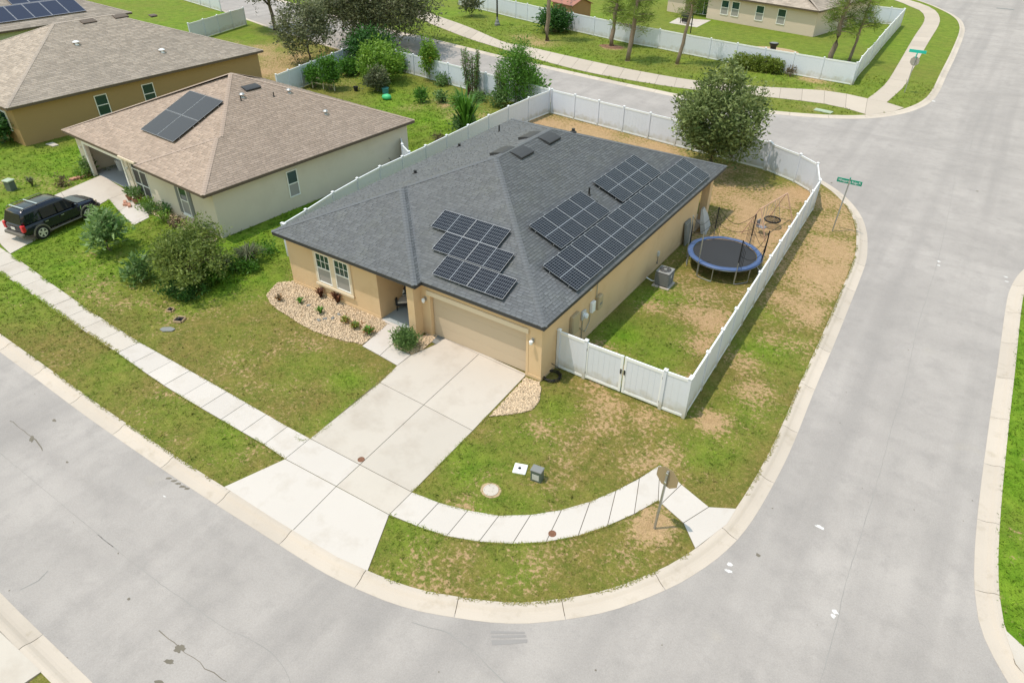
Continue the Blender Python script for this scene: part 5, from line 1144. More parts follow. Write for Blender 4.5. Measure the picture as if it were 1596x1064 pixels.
bush('dry_plant', 'dry brown plant by the short white fence', (-21.866,20.401), .5, .4, 'leaf_dry', n=12, per=22, lsize=.16, seed=57)
bush('low_plants', 'weedy low plants along the left garden fence', (-41.28,31.292), 1.3, .9, 'leaf_sage', n=36, per=24, lsize=.2, seed=58, spread=.24)
for px, lab in (((-36.416,26.498),'black pot left of the grey bush'),((-27.628,28.339),'black pot beside the small garden shrub'),((-25.772,31.522),'black pot between the stalk plants')):
    m = MB(); m.lathe([(.16,0),(.22,.36),(.24,.36),(.24,.40),(.19,.40),(.17,.33),(.01,.33)], 12); o = m.build('plant_pot', M_['pot_black'], None, (px[0], px[1], 0)); tag(o, lab, 'pot', 'black garden pots')
g_ = (-32.356,26.183); m = MB(); m.lathe([(.05,0),(.36,.06),(.42,.2),(.34,.38),(.12,.46),(.02,.46)], 12); m.v = [(x*1.15, y*.9, z+.03*math.sin(7*x)*math.cos(5*y)) for x, y, z in m.v]; tag(m.build('garden_bag', M_['bag_green'], None, (g_[0],g_[1],0), smooth=True), 'bright green plastic bag lying on the garden lawn', 'bag')
g_ = (-33.658,27.44); m = MB(); m.lathe([(.26,0),(.30,.45),(.33,.45),(.33,.5),(.28,.5),(.26,.42),(.01,.42)], 14); tag(m.build('bucket', M_['teal'], None, (g_[0],g_[1],0)), 'dark teal bucket behind the green bag', 'bucket')

# plants in front of the grey house
for px, r, h, lf, lab in (((-28.894,0.718),.45,.6,'leaf_lime','lime plant at the walk end of the grey house bed'),((-28.093,0.713),.5,.6,'leaf_sage','green plant beside the lime one in the grey house bed'),((-27.149,1.034),.5,.65,'leaf_deep','dark green plant by the wall in the grey house bed'),((-26.47,0.321),.5,.5,'leaf_lime','yellow green plant on the lawn edge of the grey house bed'),
        ((-25.033,0.276),.5,.5,'leaf_dry','dry brown plant in the middle of the grey house bed'),((-23.422,0.286),.45,.4,'leaf_sage','low plant near the house corner in the grey house bed'),((-22.5,0.338),.35,.3,'leaf_dry','last small plant at the corner of the grey house')):
    bush('bed_plant', lab, px, r, h, lf, n=20, per=22, lsize=.13, seed=int(abs(px[0])*37), cat='plant', group='plants along the grey house front')
for px, lab in (((-30.931,0.928),'potted plant nearest the drive by the screen door'),((-30.069,0.821),'tall potted plant in the middle by the screen door'),((-30.315,1.236),'potted plant against the pillar by the screen door'),((-30.399,1.774),'terracotta pot plant beside the screen door')):
    t_ = thing('potted_plant', lab, 'potted plant', (px[0],px[1],.02), 0, 'potted plants by the screen door'); m = MB(); m.lathe([(.12,0),(.18,.28),(.2,.28),(.2,.33),(.15,.33),(.14,.27),(.01,.27)], 12); m.build('pot', M_['terracotta'], t_)
    V, F, t = leaf_arrays(np.array([[random.gauss(0,.12), random.gauss(0,.12), .45+.3*random.random()] for _ in range(14)]), 12, .08, .16, .4); npmesh('foliage', M_['leaf_sage'], V, F, t_, {'tone': t})
g_ = (-37.129,1.75)
bush('garden_plant', 'tall leafy plant at the left garage corner', (-37.058,1.799), .45, 1.3, 'leaf_sage', n=26, per=20, lsize=.17, seed=61, cat='plant')
for px, lab in (((-37.404,1.284),'yellow leafed plant left of the garage corner'),((-36.832,1.272),'orange flowering plant by the brick edge left of the garage')):
    bush('garden_plant', lab, px, .4, .35, 'leaf_lime', n=14, per=18, lsize=.13, seed=int(abs(px[0])*37), cat='plant')
spikes('grass_clump', 'dark grass clump behind the black car', (-38.198,-1.39), .4, .7, 'leaf_grey', 60, .03, 62, 'grass clump'); bush('small_shrub', 'small reddish shrub on the lawn behind the black car', (-36.628,-0.301), .35, .45, 'leaf_dry', n=14, per=20, lsize=.13, seed=63)
bush('round_bush', 'dark bush at the left frame edge by the brown house', (-48.35,1.595), 1.3, 2.2, 'leaf_deep', n=60, per=36, lsize=.24, seed=64, spread=.26)


# ================================================================== VEHICLE
def make_suv():
    root = thing('parked_suv', 'black five door suv parked on the neighbour driveway', 'car', (-31.1,-3.5,0), R(7.6))
    def ring(y, hw, z0, z1, crown=.03):
        return [(-hw*.86,y,z0),(hw*.86,y,z0),(hw,y,z0+.12),(hw*1.01,y,(z0+z1)/2),(hw*.965,y,z1-.07),(hw*.86,y,z1),(hw*.4,y,z1+crown),(-hw*.4,y,z1+crown),(-hw*.86,y,z1),(-hw*.965,y,z1-.07),(-hw*1.01,y,(z0+z1)/2),(-hw,y,z0+.12)]
    m = MB(); m.rings([ring(*s)[::-1] for s in [(-2.33,.74,.56,.98),(-2.28,.84,.48,1.04),(-2.1,.90,.42,1.07),(-1.4,.92,.38,1.08),(-.2,.92,.36,1.06),(.8,.92,.36,1.055),(1.2,.92,.38,1.05),(1.7,.90,.40,1.01),(2.05,.86,.43,.95),(2.27,.77,.48,.87),(2.36,.62,.55,.78)]])
    m.build('body', M_['car_paint'], root, smooth=True)
    def gring(yb, yt, wb, wt, zt):
        f = lambda k: yb+(yt-yb)*k
        return [(-wb,yb,1.03),(wb,yb,1.03),(wt+.02,f(.86),zt-.10),(wt-.06,f(.98),zt-.015),(wt*.5,yt,zt+.01),(-wt*.5,yt,zt+.01),(-wt+.06,f(.98),zt-.015),(-wt-.02,f(.86),zt-.10)]
    m = MB(); m.rings([gring(*s)[::-1] for s in [(-2.27,-2.04,.83,.66,1.72),(-2.0,-1.85,.85,.69,1.775),(-1.1,-1.1,.865,.71,1.80),(-.2,-.2,.865,.71,1.80),(.45,.12,.86,.70,1.785),(1.12,.36,.83,.67,1.735)]])
    m.build('cabin', M_['car_paint'], root, smooth=True)
    def sx(t): return .872+(.745-.872)*t
    def zz(t): return 1.06+(1.70-1.06)*t
    for sg in (-1,1):
        for poly in ([(.86,.04),(-.17,.04),(-.17,.84),(.36,.84)], [(-.27,.04),(-1.10,.04),(-1.10,.84),(-.27,.84)], [(-1.20,.04),(-2.10,.06),(-1.96,.80),(-1.20,.84)]):
            vs = [(sg*(sx(t)+.012), y, zz(t)) for y, t in poly]+[(sg*(sx(t)-.02), y, zz(t)) for y, t in poly]
            MB().add(vs, [(0,1,2,3) if sg < 0 else (3,2,1,0),(0,1,5,4),(1,2,6,5),(2,3,7,6),(3,0,4,7)]).build('side_window', M_['car_glass'], root)
        for y0, y1 in ((-.20,.92),(-1.16,-.24)):
            d = MB().box(*sorted((sg*.90,sg*.937)), y0, y1, .52, 1.0, .012).build('door', M_['car_paint'], root)
            MB().box(*sorted((sg*.937,sg*.962)), y0+.08, y0+.26, .88, .92).build('door_handle', M_['galv'], d)
        MB().box(*sorted((sg*.86,sg*.98)), -1.0, 1.0, .30, .37, .02).build('running_board', M_['car_trim'], root)
        mi = MB(); mi.box(*sorted((sg*.90,sg*1.10)), .78, .92, 1.06, 1.22, .03); mi.build('wing_mirror', M_['car_paint'], root)
        hl = MB(); hl.box(*sorted((sg*.52,sg*.80)), 2.12, 2.27, .72, .90, .03); hl.build('headlight', M_['headlight'], root)
        MB().box(*sorted((sg*.66,sg*.87)), -2.36, -2.16, .70, 1.10, .03).build('tail_light', M_['tail_red'], root)
        r_ = MB(); r_.tube([(sg*.62,-1.95,1.80),(sg*.62,-1.85,1.86),(sg*.62,.0,1.87),(sg*.62,.12,1.81)], .022, 6); r_.build('roof_rail', M_['car_trim'], root)
        for y in (-1.43, 1.43):
            a = MB(); rs = []
            for k in range(13):
                q = math.pi*k/12; rs.append([(sg*.905,y+math.cos(q)*.40,.38+math.sin(q)*.40),(sg*.955,y+math.cos(q)*.41,.38+math.sin(q)*.41),(sg*.955,y+math.cos(q)*.48,.38+math.sin(q)*.48),(sg*.90,y+math.cos(q)*.49,.38+math.sin(q)*.49)])
            a.rings(rs); a.build('wheel_arch', M_['car_trim'], root)
            c = MB(); c.lathe([(.43,0),(.43,sg*.02)], 20, (sg*.905,y,.40), 'x'); c.build('wheel_well', M_['rubber'], root)
            w_ = MB(); w_.lathe([(.20,0),(.34,0),(.375,.03),(.38,.12),(.375,.2),(.34,.235),(.25,.235)], 24, (sg*.845-.1175+sg*.0,y,.38), 'x'); wh = w_.build('wheel', M_['rubber'], root, smooth=False)
            rr = MB(); x0 = sg*.965
            rr.lathe([(.255,-.03),(.265,0),(.232,.006),(.225,-.03)], 20, (x0,y,.38), 'x', cap=False); rr.lathe([(.06,-.03),(.06,.006),(.01,.008)], 10, (x0,y,.38), 'x')
            for k in range(5):
                q = 2*math.pi*k/5; ca, sa = math.cos(q), math.sin(q); o_ = len(rr.v)
                for (u, v_) in ((.04,-.045),(.24,-.062),(.24,.062),(.04,.045)):
                    for dx in (-.03, .0): rr.v.append((x0+dx, y+ca*u-sa*v_, .38+sa*u+ca*v_))
                rr.f += [tuple(o_+i for i in f) for f in ((1,3,5,7),(0,2,3,1),(2,4,5,3),(4,6,7,5),(6,0,1,7))]
            rr.build('rim', M_['rim'], wh)
    def quad(nm, a, b, c, d, mt): MB().add([a,b,c,d]+[tuple(p[i]-(0,0,.03)[i] for i in range(3)) for p in (a,b,c,d)], [(0,1,2,3),(0,4,5,1),(1,5,6,2),(2,6,7,3),(3,7,4,0)]).build(nm, M_[mt], root)
    quad('windshield', (-.77,1.09,1.075),(.77,1.09,1.075),(.63,.44,1.695),(-.63,.44,1.695), 'car_glass')
    quad('rear_window', (.74,-2.275,1.10),(-.74,-2.275,1.10),(-.62,-2.085,1.65),(.62,-2.085,1.65), 'car_glass')
    hd = MB(); hd.rings([[(-.70,1.16,1.075),(.70,1.16,1.075),(.70,1.16,1.09),(-.70,1.16,1.10)][::-1], [(-.68,1.7,1.035),(.68,1.7,1.035),(.68,1.7,1.055),(-.68,1.7,1.065)][::-1], [(-.60,2.05,.965),(.60,2.05,.965),(.60,2.05,.99),(-.60,2.05,1.0)][::-1]]); hd.build('hood', M_['car_paint'], root, smooth=False)
    for y in (-.95, -1.75): MB().box(-.62,.62,y-.03,y+.03,1.85,1.885,.008).build('roof_crossbar', M_['chrome'], root)
    MB().box(-.82,.82,-2.47,-2.28,.42,.62,.04).build('rear_bumper', M_['car_bumper'], root); MB().box(-.78,.78,2.26,2.43,.40,.64,.05).build('front_bumper', M_['car_bumper'], root)
    MB().box(-.42,.42,2.28,2.345,.66,.86,.015).build('grille', M_['chrome'], root); MB().box(-.17,.17,-2.37,-2.34,.76,.9).build('licence_plate', M_['plate'], root)
    for x in (-.32,.12): MB().tube([(x,1.16,1.09),(x+.3,.95,1.21)], .010, 5).build('wiper', M_['rubber'], root)
    return root
make_suv()

# ================================================================== BACK YARD
tc_ = (2.83,13.85); t_ = thing('trampoline', 'round trampoline with blue pad and bare enclosure poles', 'trampoline', (tc_[0],tc_[1],0)); TR = 1.92
def annulus(r0, r1, z0, z1, n=40, wav=0):
    m = MB(); rs = []
    for k in range(n):
        a = 2*math.pi*k/n; j = wav*math.sin(7*a)+wav*.6*math.sin(13*a+1); c_, s_ = math.cos(a), math.sin(a)
        rs.append([((r0+j)*c_,(r0+j)*s_,z0),((r1+j)*c_,(r1+j)*s_,z0-.02),((r1+j*1.2)*c_,(r1+j*1.2)*s_,z1-.03),((r0+r1)/2*c_,(r0+r1)/2*s_,z1+.015),((r0+j)*c_,(r0+j)*s_,z1)])
    rs.append(rs[0]); m.rings(rs, cap=False); return m
annulus(TR-.28,TR,.82,.87,48,.012).build('safety_pad', M_['pad_blue'], t_, smooth=True)
m = MB(); m.lathe([(TR-.30,.80),(TR-.30,.812),(.01,.80)], 48); m.build('jumping_mat', M_['mat_black'], t_)
m = MB(); n = 40; pts = [(math.cos(2*math.pi*k/n)*(TR-.04), math.sin(2*math.pi*k/n)*(TR-.04), .77) for k in range(n+1)]; m.tube(pts, .025, 6, cap=False); m.build('frame_ring', M_['galv'], t_)
for k in range(6):
    a = 2*math.pi*k/6+.35; 
    m = MB()
    for da in (-.22,.22):
        x, y = math.cos(a+da)*(TR-.05), math.sin(a+da)*(TR-.05); m.tube([(x,y,.77),(x,y,.04)], .024, 6)
    m.tube([(math.cos(a+d_)*(TR-.05), math.sin(a+d_)*(TR-.05), .03) for d_ in (-.22,-.1,0,.1,.22)], .024, 6); m.build('leg', M_['galv'], t_)
    x, y = math.cos(a-.22)*(TR+.02), math.sin(a-.22)*(TR+.02); p_ = MB().tube([(x,y,.1),(x,y,1.55)], .021, 6).build('enclosure_pole', M_['galv'], t_)
    MB().tube([(x,y,1.3),(x,y,2.55)], .032, 7).build('pole_sleeve', M_['net_black' if k in (0,1,2,5) else 'galv'], p_)
ne = MB()
for k in range(6):
    a0, a1 = 2*math.pi*k/6+.13, 2*math.pi*(k+1)/6+.13
    if k in (3,4): continue
    for zt, sag in ((2.5,.75),(1.7,.45)):
        ne.tube([(math.cos(a0+(a1-a0)*q)*(TR+.02-.25*sag*math.sin(math.pi*q)), math.sin(a0+(a1-a0)*q)*(TR+.02-.25*sag*math.sin(math.pi*q)), zt-sag*math.sin(math.pi*q)) for q in np.linspace(0,1,9)], .012, 4)
    for q in (.0,.04,.08,.12,.88,.92,.96):
        a = a0+(a1-a0)*q; ne.tube([(math.cos(a)*(TR+.02), math.sin(a)*(TR+.02), 2.4-1.2*math.sin(math.pi*q)),(math.cos(a)*(TR-.02), math.sin(a)*(TR-.02), .88)], .012, 4)
ne.build('safety_net', M_['net_black'], t_)
A, B = (3.14,18.3), (3.75,21.3); sdir = math.atan2(B[1]-A[1], B[0]-A[0]); SL = math.dist(A,B)
t_ = thing('swing_set', 'rusty a frame swing set at the back of the yard', 'swing set', (A[0],A[1],0), sdir); H = 1.75
MB().tube([(-.05,0,H),(SL+.05,0,H)], .035, 8).build('top_bar', M_['rust_pole'], t_)
for x in (0, SL):
    for y in (-.75,.75): MB().tube([(x,y*.04,H),(x+(-.12 if x == 0 else .12),y,.0)], .03, 7).build('leg', M_['rust_pole'], t_)
    MB().tube([(x+(-.06 if x == 0 else .06),-.40,.85),(x+(-.06 if x == 0 else .06),.40,.85)], .022, 6).build('brace', M_['rust_pole'], t_)
sa = MB()
for k in range(25):
    pass
n = 20; sa.tube([(SL*.62+.45*math.cos(2*math.pi*k/n), .45*math.sin(2*math.pi*k/n), .46) for k in range(n+1)], .045, 6, cap=False); so = sa.build('saucer_seat', M_['net_black'], t_)
nn_ = MB()
for k in range(-4,5):
    h_ = math.sqrt(max(.01,.2-(k*.1)**2)); nn_.tube([(SL*.62+k*.1,-h_,.46),(SL*.62+k*.1,0,.40),(SL*.62+k*.1,h_,.46)], .012, 4); nn_.tube([(SL*.62-h_,k*.1,.46),(SL*.62,k*.1,.40),(SL*.62+h_,k*.1,.46)], .012, 4)
nn_.build('seat_net', M_['net_black'], so)
for a in (.6,2.5,3.8,5.6): MB().tube([(SL*.62+.45*math.cos(a),.45*math.sin(a),.47),(SL*.62+.2*(1 if math.cos(a)>0 else -1),0,H)], .010, 4).build('rope', M_['galv'], so)
gs = MB(); gs.box(SL*.22-.2,SL*.22+.2,-.25,.25,.38,.44,.02); gs.box(SL*.22-.2,SL*.22+.2,.22,.28,.44,.8,.02); g_ = gs.build('glider_seat', M_['seat_grey'], t_)
for x in (-.18,.18): MB().tube([(SL*.22+x,0,.44),(SL*.22+x,0,H)], .014, 5).build('hanger', M_['galv'], g_)
ac = thing('ac_unit', 'grey air conditioner condenser beside the tan side wall', 'air conditioner', (1.0,10.35,0))
MB().box(-.5,.5,-.5,.5,-.02,.06).build('pad', M_['concrete'], ac)
b = MB(); b.box(-.40,.40,-.40,.40,.07,.92,.05); b.build('cabinet', M_['ac_grey'], ac)
m = MB()
for k in range(13):
    z = .16+k*.055; m.box(-.415,.415,-.415,-.402,z,z+.018); m.box(.402,.415,-.40,.40,z,z+.018); m.box(-.415,-.402,-.40,.40,z,z+.018)
m.build('louver', M_['ac_top'], ac)
m = MB(); m.box(-.42,.42,-.42,.42,.90,.965,.03); m.build('top_cover', M_['ac_top'], ac)
m = MB(); m.lathe([(.33,.967),(.33,.975),(.30,.975),(.02,.972)], 24); fg = m.build('fan_opening', M_['net_black'], ac)
m = MB()
for r_ in (.12,.2,.27,.33): m.tube([(math.cos(2*math.pi*k/24)*r_, math.sin(2*math.pi*k/24)*r_, .985) for k in range(25)], .007, 4, cap=False)
for k in range(8): m.tube([(math.cos(k*.785)*.05, math.sin(k*.785)*.05, .988),(math.cos(k*.785)*.33, math.sin(k*.785)*.33, .985)], .006, 4)
m.lathe([(.08,.975),(.08,1.0),(.02,1.005)], 12); m.build('fan_guard', M_['ac_top'], fg)
MB().box(.403,.412,-.1,.05,.55,.75).build('rating_label', M_['white_plastic'], ac)
MB().tube([(-.4,-.2,.2),(-.6,-.25,.16),(-.95,-.3,.3)], .03, 6).build('refrigerant_line', M_['white_plastic'], ac)
ac.scale = (.9,.9,.9)
hz = (0.241,0.593); m = MB(); g = random.Random(5); pts = []
for k in range(150):
    a = k*.26; r_ = .36+.05*math.sin(k*.37)+g.uniform(-.012,.012); pts.append((math.cos(a)*r_, math.sin(a)*r_, .03+.11*k/150+.012*math.sin(k*.7)))
pts += [(pts[-1][0]-.05,pts[-1][1]+.2,.2),(-.32,.34,.45),(-.33,.36,.6)]
m.tube(pts, .017, 5); tag(m.build('garden_hose', M_['hose'], None, (hz[0],hz[1],0), smooth=True), 'coiled black garden hose on the lawn at the garage corner', 'hose')
lb = (0.154,16.55); t_ = thing('folded_cover', 'pale grey folded cover leaning by the rear side wall', 'cover', (.35,17.6,0), .2)
m = MB(); m.rings([[(-.05,-.7,0),(.25,-.75,0),(.3,.7,0),(0,.75,0)],[(-.22,-.6,.7),(.02,-.62,.75),(.05,.6,.7),(-.2,.62,.66)],[(-.3,-.35,1.3),(-.2,-.35,1.35),(-.2,.3,1.25),(-.3,.32,1.2)]]); m.build('cover_sheet', M_['tarp'], t_, smooth=False)
t_ = thing('folding_table', 'folded grey table leaning on the side wall behind the trampoline', 'table', (.16,15.35,0), 0)
m = MB(); m.rings([[(.05,-.4,0),(.12,-.4,0),(.12,.4,0),(.05,.4,0)],[(-.12,-.4,1.35),(-.05,-.4,1.35),(-.05,.4,1.35),(-.12,.4,1.35)]]); m.build('table_top', M_['util_grey'], t_)
MB().tube([(.15,-.3,.1),(.0,-.3,1.2),(.0,.3,1.2),(.15,.3,.1)], .016, 6).build('table_legs', M_['galv'], t_)

# ================================================================== PORCH
def chair(label, loc, rz):
    t = thing('porch_chair', label, 'chair', (loc[0],loc[1],.045), rz)
    for x in (-.3,.3):
        for y in (-.3,.3): MB().tube([(x,y,0),(x*.95,y*.95,.28)], .025, 6).build('leg', M_['black_metal'], t)
        MB().box(*sorted((x-.05,x+.05)),-.36,.34,.28,.62,.03).build('arm', M_['black_metal'], t)
    MB().box(-.26,.26,-.34,.34,.24,.38,.02).build('seat', M_['black_metal'], t)
    m = MB(); m.rings([[(-.34,.28,.3),(.34,.28,.3),(.34,.38,.3),(-.34,.38,.3)],[(-.36,.36,1.0),(.36,.36,1.0),(.36,.46,1.0),(-.36,.46,1.0)],[(-.25,.39,1.1),(.25,.39,1.1),(.25,.46,1.1),(-.25,.46,1.1)]]); m.build('backrest', M_['black_metal'], t)
    MB().box(-.25,.25,-.34,.24,.385,.47,.03).build('seat_cushion', M_['cushion'], t)
    return t
chair('black wicker armchair with pale seat cushion on the porch', (-8.504,1.19), R(42))
pc = (-8.504,1.19); t_ = thing('throw_pillow', 'dark square pillow with a pale round motif on the porch chair', 'pillow', (pc[0]-.16,pc[1]+.19,.53), R(42))
m = MB(); m.box(-.21,.21,-.05,.05,0,.42,.045); m.xf(Matrix.Rotation(R(-14),4,'X')); m.build('pillow_cover', M_['pillow'], t_)
m = MB(); m.lathe([(.10,-.075),(.10,-.055),(.04,-.055),(.04,-.075)], 16, (0,0,.22), 'y', cap=False); m.xf(Matrix.Rotation(R(-14),4,'X')); m.build('motif', M_['white_plastic'], t_)
MB().box(-.2,.2,-.072,-.058,.02,.05).xf(Matrix.Rotation(R(-14),4,'X')).build('pillow_stripe', M_['meter_grey'], t_)
# stones of the beds
def pebbles(name, poly, n, label, smin=.022, smax=.050):
    P = np.array([p[:2] for p in poly]); (x0, y0), (x1, y1) = P.min(0), P.max(0)
    x = rng.uniform(x0, x1, n*3); y = rng.uniform(y0, y1, n*3); k = inpoly(x, y, [tuple(p) for p in P]); x, y = x[k][:n], y[k][:n]; n = len(x)
    base = np.array([(1,0,0),(-1,0,0),(0,1,0),(0,-1,0),(0,0,1),(0,0,-1),(.6,.6,.45),(-.6,.6,.45),(.6,-.6,.45),(-.6,-.6,.45)], float)
    F0 = np.array([(4,6,8),(4,7,6),(4,9,7),(4,8,9),(0,8,6),(2,6,7),(1,7,9),(3,9,8),(0,6,2),(2,7,1),(1,9,3),(3,8,0)])
    a = rng.uniform(0, 6.28, n); sx_ = rng.uniform(smin, smax, n); sy_ = sx_*rng.uniform(.55,.95,n); sz_ = sx_*rng.uniform(.4,.75,n)
    B = base[None]*np.stack([sx_, sy_, sz_],1)[:,None,:]*(1+rng.normal(0,.10,(n,10,1)))
    X = B[...,0]*np.cos(a)[:,None]-B[...,1]*np.sin(a)[:,None]+x[:,None]; Y = B[...,0]*np.sin(a)[:,None]+B[...,1]*np.cos(a)[:,None]+y[:,None]; Z = B[...,2]+(.014+rng.uniform(0,.030,n))[:,None]
    V = np.stack([X,Y,Z],-1).reshape(-1,3); F = (F0[None]+np.arange(n)[:,None,None]*10).reshape(-1,3)
    o = npmesh(name, M_['pebble'], V, F, None, {'tone': np.repeat(rng.random(n),10)}, kind='stuff', label=label); o['category'] = 'stones'
struct(flat('stone_bed', ROCKBED, .005, M_['rock_base']), 'pale stone bed below the front window'); struct(flat('stone_bed', ROCKBED2, .006, M_['rock_base']), 'tan stone bed at the garage corner')
pebbles('stones', ROCKBED, 11000, 'cream river stones in the bed below the front window'); pebbles('stones', ROCKBED2, 3200, 'tan river stones beside the driveway at the garage corner')
RB3 = [(-6.855,-1.362),(-6.875,-0.179),(-6.258,-0.408),(-6.119,0.151),(-5.626,0.24),(-5.53,-0.335),(-5.492,-0.961),(-5.656,-1.508),(-6.325,-1.531)]
struct(flat('stone_bed', RB3, .0065, M_['rock_base'])); pebbles('stones', RB3, 1400, 'small patch of tan stones between the porch column and driveway')
for k, px in enumerate(((-11.002,-1.946),(-10.835,-1.7),(-10.576,-1.456),(-10.58,-1.057),(-12.372,-1.325))):
    m = MB(); m.rings([[(-.11,-.06,0),(.12,-.07,0),(.1,.07,0),(-.1,.06,0)],[(-.08,-.04,.035),(.08,-.05,.04),(.07,.04,.045),(-.07,.04,.03)]]); o = m.build('slate_chip', M_['util_grey'], None, (px[0],px[1],.05), rot=(.1,.15,k*.9)); tag(o, ('dark slate chip left of the stemmed plant in the stone bed','dark slate chip just below the stemmed plant','dark slate chip between the stemmed plant and the orange plants','dark slate chip under the larger bronze plant','dark slate chip nearest the second low green plant')[k], 'stone', 'dark slate chips in the stone bed')

# ================================================================== SIGNS AND UTILITIES
def text_mesh(txt, size, mat_, parent, loc, rot, depth=.004, squeeze=1.0):
    cu = bpy.data.curves.new('lettering', 'FONT'); cu.body = txt; cu.size = size; cu.align_x = 'CENTER'; cu.align_y = 'CENTER'; cu.extrude = depth; cu.resolution_u = 2
    tmp = bpy.data.objects.new('tmp', cu); me = bpy.data.meshes.new_from_object(tmp); bpy.data.objects.remove(tmp)
    me.materials.clear(); me.materials.append(mat_); o = link(bpy.data.objects.new('lettering', me), parent, loc, None, None, rot); o.scale = (squeeze,1,1); return o
def octagon(r): return [(r*math.cos(R(22.5+45*k)), r*math.sin(R(22.5+45*k))) for k in range(8)]
def stop_sign(label, base, h, back, rz, lean=(0,0)):
    t = thing('stop_sign', label, 'stop sign', (base[0],base[1],0), rz); t.rotation_euler = (lean[0], lean[1], rz)
    MB().box(-.032,.032,-.03,.03,-.1,h+.30).build('post', M_['galv'], t)
    o8 = octagon(.41); m = MB(); m.add([(x,.034,h+y) for x,y in o8]+[(x,.044,h+y) for x,y in o8], [tuple(range(8)), tuple(range(15,7,-1))]+[(i,i+8,(i+1)%8+8,(i+1)%8) for i in range(8)]); pl = m.build('sign_plate', M_[back], t)
    m = MB(); q = octagon(.405); m.add([(x,.046,h+y) for x,y in q], [tuple(range(7,-1,-1))]); m.build('sign_face', M_['sign_red'], pl)
    for z in (-.2,.2): MB().box(-.05,.05,-.045,-.031,h+z-.03,h+z+.03).build('bracket', M_['chrome'], t)
    return t
stop_sign('back of a stop sign on a leaning post at the near kerb ramp', (7.159,-4.309), 2.42, 'sign_back', R(-12), (0, R(2)))
sb = (6.673,21.649); t_ = thing('street_name_sign', 'green Whispering Ridge Pl street sign on a tall post', 'street sign', (sb[0],sb[1],0), 0)
MB().tube([(0,0,-.1),(.12,0,2.9)], .038, 8).build('post', M_['galv'], t_)
bl_ = MB().box(-.54,.78,-.014,.014,2.94,3.20,.006).build('sign_blade', M_['sign_green'], t_)
text_mesh('Whispering Ridge Pl', .185, M_['white_plastic'], bl_, (.12,-.019,3.07), (R(90),0,0), squeeze=.78)
MB().box(.09,.15,-.05,.05,3.22,3.30).build('blade_cap', M_['sign_green'], t_)
MB().box(.09,.15,-.03,.03,2.86,3.26).build('bracket', M_['galv'], t_)
fb = (5.228,55.163); st = stop_sign('back of the far stop sign on the strip of grass across the rear street', fb, 2.75, 'sign_back_grey', R(-10))
t_ = thing('street_name_sign', 'pale green double street name blades above the far stop sign', 'street sign', (fb[0],fb[1],3.06), 0)
MB().box(-.70,.70,-.014,.014,.40,.66,.006).build('sign_blade', M_['sign_green_pale'], t_); MB().box(-.016,.016,-.5,.5,.12,.38).build('cross_blade', M_['sign_green_pale'], t_); MB().box(-.04,.04,-.04,.04,-.02,.42).build('bracket', M_['sign_green_pale'], t_)
lp = (-42.439,57.687); t_ = thing('lamp_post', 'dark lamp post on the lawn across the rear street', 'lamp post', (lp[0],lp[1],0))
m = MB(); m.lathe([(.34,-.05),(.34,.25),(.26,.35),(.22,.6),(.14,.7),(.11,1.0)], 14); m.build('base', M_['util_grey'], t_); m = MB(); m.lathe([(.11,1.0),(.09,4.6),(.06,4.7)], 10); m.build('pole', M_['black_metal'], t_)
m = MB(); m.lathe([(.08,4.7),(.22,4.8),(.30,5.25),(.12,5.45),(.04,5.6)], 12); m.build('lantern', M_['black_metal'], t_)
def cap(label, p, r, m_, name='cleanout_cap', z=.022, rim=None, cat='cap', group=None):
    b = MB(); b.lathe([(r,0),(r,.012),(r*.86,.016),(r*.84,.008),(r*.3,.008),(r*.28,.016),(.01,.016)], 18); o = b.build(name, M_[m_], None, (p[0],p[1],z)); tag(o, label, cat, group)
cap('rusty round cap at the foot of the driveway beside the centre joint', (-2.966,-7.443), .13, 'rusty_iron'); cap('rusty round cap in the curved sidewalk', (4.508,-6.395), .13, 'rusty_iron')
cap('pale round manhole cover in the corner lawn', (1.77,-5.981), .27, 'concrete', 'manhole_cover', .012, cat='cover')
struct(flat('soil_ring', [((1.77,-5.981)[0]+.38*math.cos(a), (1.77,-5.981)[1]+.34*math.sin(a)) for a in np.linspace(0,6.1,16)], .004, M_['rock_base']))
u = (2.061,-4.571); t_ = thing('utility_cover', 'square white utility lid in the corner lawn', 'cover', (u[0],u[1],0), R(20)); MB().box(-.24,.24,-.24,.24,-.02,.05,.02).build('lid', M_['white_plastic'], t_); MB().lathe([(.06,.05),(.06,.058),(.01,.058)], 12, (-.02,0,0)).build('lid_hole', M_['net_black'], t_)
u = (2.811,-4.63); t_ = thing('utility_pedestal', 'grey green utility box in the corner lawn', 'utility box', (u[0],u[1],0), R(8)); MB().box(-.2,.2,-.15,.15,-.05,.46,.02).build('cabinet', M_['util_green'], t_); MB().box(-.215,.215,-.165,.165,.46,.52,.02).build('lid', M_['util_grey'], t_); MB().box(-.13,.13,-.158,-.151,.08,.34).build('label_plate', M_['meter_grey'], t_)
u = (-38.639,-2.458); t_ = thing('utility_pedestal', 'grey green utility box on the left lawn behind the car', 'utility box', (u[0],u[1],0), R(15)); MB().box(-.25,.25,-.22,.22,-.05,.6,.03).build('cabinet', M_['util_green'], t_); MB().box(-.29,.29,-.26,.26,.60,.70,.03).build('lid', M_['util_pale'], t_)
u = (0.472,44.92); t_ = thing('utility_cover', 'flat green utility lid on the far corner strip', 'cover', (u[0],u[1],0), R(-8)); MB().box(-.75,.75,-.3,.3,-.02,.10,.03).build('lid', M_['util_pale'], t_); MB().box(-.60,.60,-.2,.2,.10,.115).build('lid_panel', M_['util_pale'], t_)
